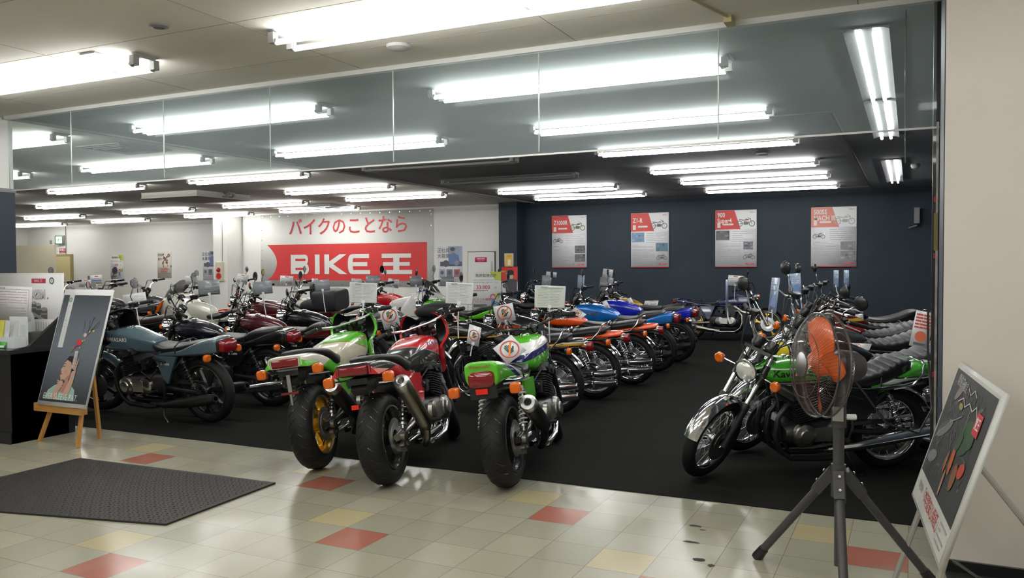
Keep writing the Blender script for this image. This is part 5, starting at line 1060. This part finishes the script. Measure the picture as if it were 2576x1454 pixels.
P.line(-.10,y0+.383,-.055,y0+.375,.007,HR,6); P.line(-.105,y0+.41,-.055,y0+.41,.005,HR,6); P.disc(-.098,y0+.292,.014,(.50,.03,.04),6,.008); P.disc(-.035,y0+.32,.022,(.60,.26,.20),5)
# hand under the chin
P.poly([(-.19,y0+.03),(-.14,y0+.13),(-.10,y0+.20),(-.05,y0+.22),(-.03,y0+.18),(-.08,y0+.09),(-.10,y0+.02)],SK,6)
for i in range(4): P.line(-.06+.012*i,y0+.195-.016*i,-.135+.006*i,y0+.215-.024*i,.014,SK,7)
P.line(-.07,y0+.20,-.085,y0+.245,.014,SK,7)
# raised hand with the metal sleeve
P.poly([(.0,y0+.07),(.05,y0+.2),(.07,y0+.33),(.13,y0+.34),(.125,y0+.2),(.08,y0+.05)],SK,6); 
P.rect(.045,y0+.36,.105,y0+.55,(.38,.38,.40),7); P.disc(.075,y0+.55,.03,(.55,.55,.56),8,.012); P.rect(.06,y0+.36,.07,y0+.54,(.6,.6,.62),8)
for i in range(4): P.line(.12,y0+.345+.032*i,.06,y0+.37+.036*i,.015,SK,9)
P.line(.12,y0+.33,.135,y0+.47,.016,SK,9)
for x,y,r,c in ((.07,y0+.66,.042,(.60,.03,.04)),(.03,y0+.63,.022,(.18,.12,.30)),(.0,y0+.60,.02,(.5,.1,.08)),(-.02,y0+.56,.018,(.08,.25,.06)),(.14,y0+.75,.028,(.60,.48,.45)),(.18,y0+.77,.02,(.14,.12,.2)),(.20,y0+.79,.014,(.45,.5,.1)),(.26,y0+.80,.016,(.5,.52,.08)),(.12,y0+.68,.014,(.4,.45,.08)),(.15,y0+.69,.011,(.4,.5,.1)),(.10,y0+.60,.012,(.4,.5,.05)),(.13,y0+.44,.016,(.5,.12,.3))): P.disc(x,y,r,c,5,n=10,ry=r*.85)
for pts in (((.15,.76),(.20,.86),(.215,.98),(.23,1.10)),((.18,.78),(.27,.86),(.32,.92)),((.18,.77),(.17,.86),(.16,.92)),((.10,.78),(.09,.88),(.08,.92)),((.2,.8),(.3,.84),(.33,.90))):
    for (a,b),(c,d) in zip(pts,pts[1:]): P.line(a,y0+min(b,.93),c,y0+min(d,.955),.0045,(.02,.017,.02),4)
P.M.v[i_fig:]=[(-.03+(x+.03)*.80,y0+.10+(y-y0-.10)*.78 if y>y0+.10 else y,z) for x,y,z in P.M.v[i_fig:]]
P.text('EVER SLEEVE PAT.',-.02,y0+.045,.073,(.74,.74,.74),10,.0,sx=.80)
P.build('easel_poster',(-6.70,4.915,.865),(.0,-.96,.28),label='tall slate poster of a woman with flowers leaning on the pine easel',cat='poster')
# rubber mat
def mt(m):
    c=[(-6.13,4.52),(-6.10,3.12),(-4.07,3.57),(-4.13,4.60)]
    m.prism(c[::-1] if False else c,0,.012,0,'xy')
    for i in range(56):
        for j in range(30):
            u,v=(i+.5+.25*(j%2))/57,(j+.5)/31; x=(1-u)*((1-v)*c[1][0]+v*c[0][0])+u*((1-v)*c[2][0]+v*c[3][0]); y=(1-u)*((1-v)*c[1][1]+v*c[0][1])+u*((1-v)*c[2][1]+v*c[3][1])
            s=1 if (i+j)%2 else -1; m.add([(x-.011,y-.003*s,.0122),(x,y-.0045,.0122),(x+.011,y+.003*s,.0122),(x,y+.0045,.0122),(x,y,.0165)],[(0,1,4),(1,2,4),(2,3,4),(3,0,4)])
tag(part('rubber_mat',None,mat('dark_grey_rubber_mat',(.030,.028,.025),.55,spec=.25,bump=.3,bscale=250),mt),'dark grey studded rubber mat lying on the cream tiles','mat')
tag(part('furniture_foot',None,BLACK,lambda m:(m.box((-4.98,2.98,.03),(.09,.12,.05),0,None,.8))),'small black furniture foot poking in at the left edge of the picture','furniture foot')
# fan
t=empty('pedestal_fan',(-.31,4.29,0),(0,0,0),'large tripod fan with orange blades and a wire cage in front of the green motorcycle','fan')
FG=mat('grey_fan_paint',(.055,.054,.055),.4); WIRE=mat('fan_cage_wire',(.14,.135,.13),.3,.8)
for a in (152,-82,28):
    ca,sa=math.cos(R(a)),math.sin(R(a)); l=part('leg',t,FG,lambda m:m.tube([(.05*ca,.05*sa,.53),(.46*ca,.46*sa,.03)],.021,10)); part('rubber_foot',l,BLACK,lambda m:m.tube([(.43*ca,.43*sa,.066),(.475*ca,.475*sa,.006)],[.025,.03],10))
part('hub_bracket',t,FG,lambda m:(m.lathe([(.035,.44),(.035,.60),(.028,.60)],(0,0,0),(0,0,1),16),[bar(m,(.03*math.cos(R(a)),.03*math.sin(R(a)),.56),(.12*math.cos(R(a)),.12*math.sin(R(a)),.45),.05,.05) for a in (152,-82,28)]))
for a in (152,-82,28):
    for x,z in ((.075,.555),(.115,.50)): part('bolt',t,STEEL,lambda m:m.lathe([(.008,0),(.007,.006),(0,.007)],(x*math.cos(R(a)),x*math.sin(R(a)),z),(math.cos(R(a)),math.sin(R(a)),.3),8))
part('pole',t,FG,lambda m:(m.tube([(0,0,.46),(0,0,.80)],.026,16),m.tube([(0,0,.10),(0,0,.46)],.018,12)))
part('neck',t,FG,lambda m:(m.tube([(0,0,.78),(0,0,.87)],.036,16),m.tube([(0,0,.85),(.02,.02,1.0)],.03,12)))
part('knob',t,WHITEP,lambda m:m.tube([(.03,.01,.83),(.075,.03,.83)],.014,10)); part('label_plate',t,STEEL,lambda m:m.box((-.001,-.036,.85),(.05,.006,.07)))
fd=Vector((-.86,-.50,.06)).normalized(); hc=Vector((-.08,-.05,1.085))
fx_=fd.orthogonal().normalized(); fy_=fd.cross(fx_)
FM=Matrix((fx_,fy_,fd)).transposed().to_4x4(); FM.translation=hc
part('motor',t,FG,lambda m:(m.lathe([(0,-.22),(.05,-.21),(.075,-.17),(.08,-.09),(.06,-.07),(0,-.07)],(0,0,0),(0,0,1),20),m.xf(FM)))
RFN=.250
def cage(m,s):
    n=88
    for k in range(n):
        a=2*PI*k/n; P_=[]
        for i in range(7):
            q=i/6; r=.055+(RFN-.055)*q; z=s*(.095*math.sqrt(max(0,1-(q*.96)**2.2)))+.0; b=a+.28*q*s; P_.append((r*math.cos(b),r*math.sin(b),z))
        m.tube(P_,.0011,3,caps=False)
    for r,w in ((RFN,.0045),(.06,.004),(.16,.002)):
        q=(r-.055)/(RFN-.055); z=s*.095*math.sqrt(max(0,1-(q*.96)**2.2)) if q>0 else s*.095
        m.tube([(r*math.cos(2*PI*i/48),r*math.sin(2*PI*i/48),z) for i in range(48)],w,6,closed=True)
    m.xf(FM)
part('front_guard',t,WIRE,lambda m:cage(m,1)); part('rear_guard',t,WIRE,lambda m:cage(m,-1))
gb=part('guard_badge',t,STEEL,lambda m:(m.lathe([(.062,.09),(.06,.098),(.035,.104),(0,.105)],(0,0,0),(0,0,1),24),m.xf(FM)))
OB=mat('translucent_orange_plastic',(.80,.14,.03),.3,0,.4)
def blade(m,k):
    a0=2*PI*k/4+.55; nn=9; mm_=7; vs=[]
    for lay in (0,1):
        for i in range(nn):
            q=i/(nn-1); r=.045+.19*q; wd=(.30+.62*math.sin(PI*min(1,q*.62+.14)))*(.07/r if r>.07 else 1)*1.25; wd=(.055+.085*math.sin(PI*(.15+.68*q)))*1.15/r*.50; wd=min(wd,.62)
            for j in range(mm_):
                u=-1+2*j/(mm_-1); rr2=r-(.03*u*u*q); a=a0+wd*u+.35*q; vs.append((rr2*math.cos(a),rr2*math.sin(a),.032*u+.008*q-lay*.003))
    fs=[];o=nn*mm_
    for i in range(nn-1):
        for j in range(mm_-1):
            a=i*mm_+j; fs.append((a,a+1,a+mm_+1,a+mm_)); fs.append((o+a+mm_,o+a+mm_+1,o+a+1,o+a))
    m.add(vs,fs); m.xf(FM)
for k in range(4): part('blade',t,OB,lambda m:blade(m,k))
part('blade_hub',t,OB,lambda m:(m.lathe([(.05,-.05),(.055,.0),(.04,.03),(0,.035)],(0,0,0),(0,0,1),20),m.xf(FM)))
part('power_cord',t,BLACK,lambda m:m.tube([(.06,.04,1.02),(.21,.09,.80),(.35,.21,.74),(.41,.30,.85),(.39,.37,1.15),(.39,.37,1.35)],.0055,6))
# display board on its stand at the right
BLp=Vector((.008,4.52,.416)); BRp=Vector((.115,3.44,.43)); TLp=Vector((.225,4.62,1.10)); TRp=Vector((.30,3.52,1.09))
u=((BRp-BLp)+(TRp-TLp)).normalized(); v=((TLp-BLp)+(TRp-BRp)).normalized(); n=u.cross(v).normalized(); v=n.cross(u)
w=((BRp-BLp).length+(TRp-TLp).length)/2; h=((TLp-BLp).length+(TRp-BRp).length)/2; cen=(BLp+BRp+TLp+TRp)/4
t=empty('display_stand',(cen.x,cen.y,0),(0,0,0),'white-framed display board on metal legs leaning beside the cream wall','display board')
P=Panel(w,h,.02,mat('white_aluminium_frame',(.62,.62,.60),.35),.001)
P.rect(-w/2+.02,-h/2+.015,w/2-.02,h/2-.015,(.52,.52,.48)); pw,ph=w/2-.035,h/2-.03; pb=-h/2+.15
P.rect(-pw,pb,pw,ph,(.022,.024,.024),2)
def blob(cx,cy,a,b,c,l=3,rot=0,k=12): P.disc(cx,cy,a,c,l,b,k,rot)
random.seed(21)
for i in range(120): blob(random.uniform(-.45,.40),random.uniform(pb+.04,ph-.04),random.uniform(.012,.06),random.uniform(.002,.010),random.choice([(.04,.045,.045),(.06,.06,.06),(.035,.04,.03),(.09,.09,.085)]),3,random.uniform(-.8,.8))
blob(-.30,.05,.16,.035,(.16,.17,.17),4,.35); blob(-.34,.06,.12,.012,(.06,.07,.07),5,.35); blob(-.36,-.10,.11,.03,(.17,.17,.17),4,.2); blob(-.25,.24,.09,.03,(.20,.17,.15),4,.5)
blob(.20,.10,.14,.075,(.015,.055,.018),4,.2); blob(.28,.13,.09,.05,(.02,.075,.02),5,-.3); blob(.12,.07,.06,.04,(.02,.07,.02),6,.5); blob(.34,-.01,.06,.032,(.42,.05,.02),5,.3); blob(.10,-.01,.035,.075,(.45,.10,.015),5,.2); blob(.24,-.06,.05,.06,(.20,.07,.025),5); blob(.06,-.13,.02,.06,(.40,.20,.15),5,.1); blob(.0,-.05,.02,.05,(.35,.10,.03),5); blob(-.10,.19,.05,.015,(.3,.22,.05),5)
def zig(pts,wd,c,l=6):
    for (a,b),(e,f) in zip(pts,pts[1:]): P.line(a,b,e,f,wd,c,l)
zig([(-.2,.20),(-.1,.23),(-.02,.20),(.06,.23),(.16,.21),(.22,.24),(.30,.20)],.005,(.6,.62,.6)); zig([(-.06,.28),(.02,.26),(.08,.29),(.16,.27)],.004,(.6,.6,.6)); zig([(.12,.22),(.13,.10)],.003,(.6,.6,.6)); zig([(0,.0),(-.06,-.12)],.003,(.4,.4,.35)); zig([(-.45,-.02),(-.2,.1),(.0,.16)],.004,(.35,.36,.36))
P.rect(.28,.14,.40,.23,(.55,.02,.04),6); P.text('覚王',.34,.185,.055,(.8,.75,.7),7,.02,sx=.8)
P.text('開催中',-.28,.28,.06,(.45,.45,.42),7); P.text('限定',-.14,.27,.05,(.45,.45,.42),7)
P.text('「7年間安心保証」',.02,pb-.065,.072,(.50,.04,.04),3,.006,sx=.95); P.text('新登場!',-.36,pb-.06,.045,(.2,.2,.2),3); P.lines(.30,-h/2+.03,.48,pb-.02,4,(.35,.35,.33),3,.3)
pp=P.build('board',(0,0,cen.z),n,up=v,parent=t)
def lg(m,a,b): m.tube([Vector(a)-Vector((cen.x,cen.y,0)),Vector(b)-Vector((cen.x,cen.y,0))],.013,8)
LGM=mat('pale_steel_leg',(.5,.49,.46),.35,.6)
part('leg',t,LGM,lambda m:lg(m,(.07,4.42,.45),(-.06,4.47,.01))); part('leg',t,LGM,lambda m:lg(m,(.13,3.55,.45),(.03,3.58,.01)))
l=part('rear_leg',t,LGM,lambda m:lg(m,(.20,4.05,.80),(.78,4.10,.03)))
part('rubber_foot',l,BLACK,lambda m:lg(m,(.75,4.10,.06),(.79,4.10,.0)))
tag(part('power_cable',None,BLACK,lambda m:m.tube([(.20,4.60,.10),(.30,4.55,.05),(.45,4.5,.02),(.7,4.45,.014),(1.2,4.3,.014)],.010,6)),'black power cable on the floor behind the leaning display board','cable')
tag(part('floor_strip',None,mat('black_floor_mat_edge',(.01,.01,.011),.8),lambda m:m.prism([(.17,4.70),(.18,4.50),(3,4.3),(3,4.70)],.001,.012,0,'xy')),'black mat strip at the foot of the cream wall','mat')
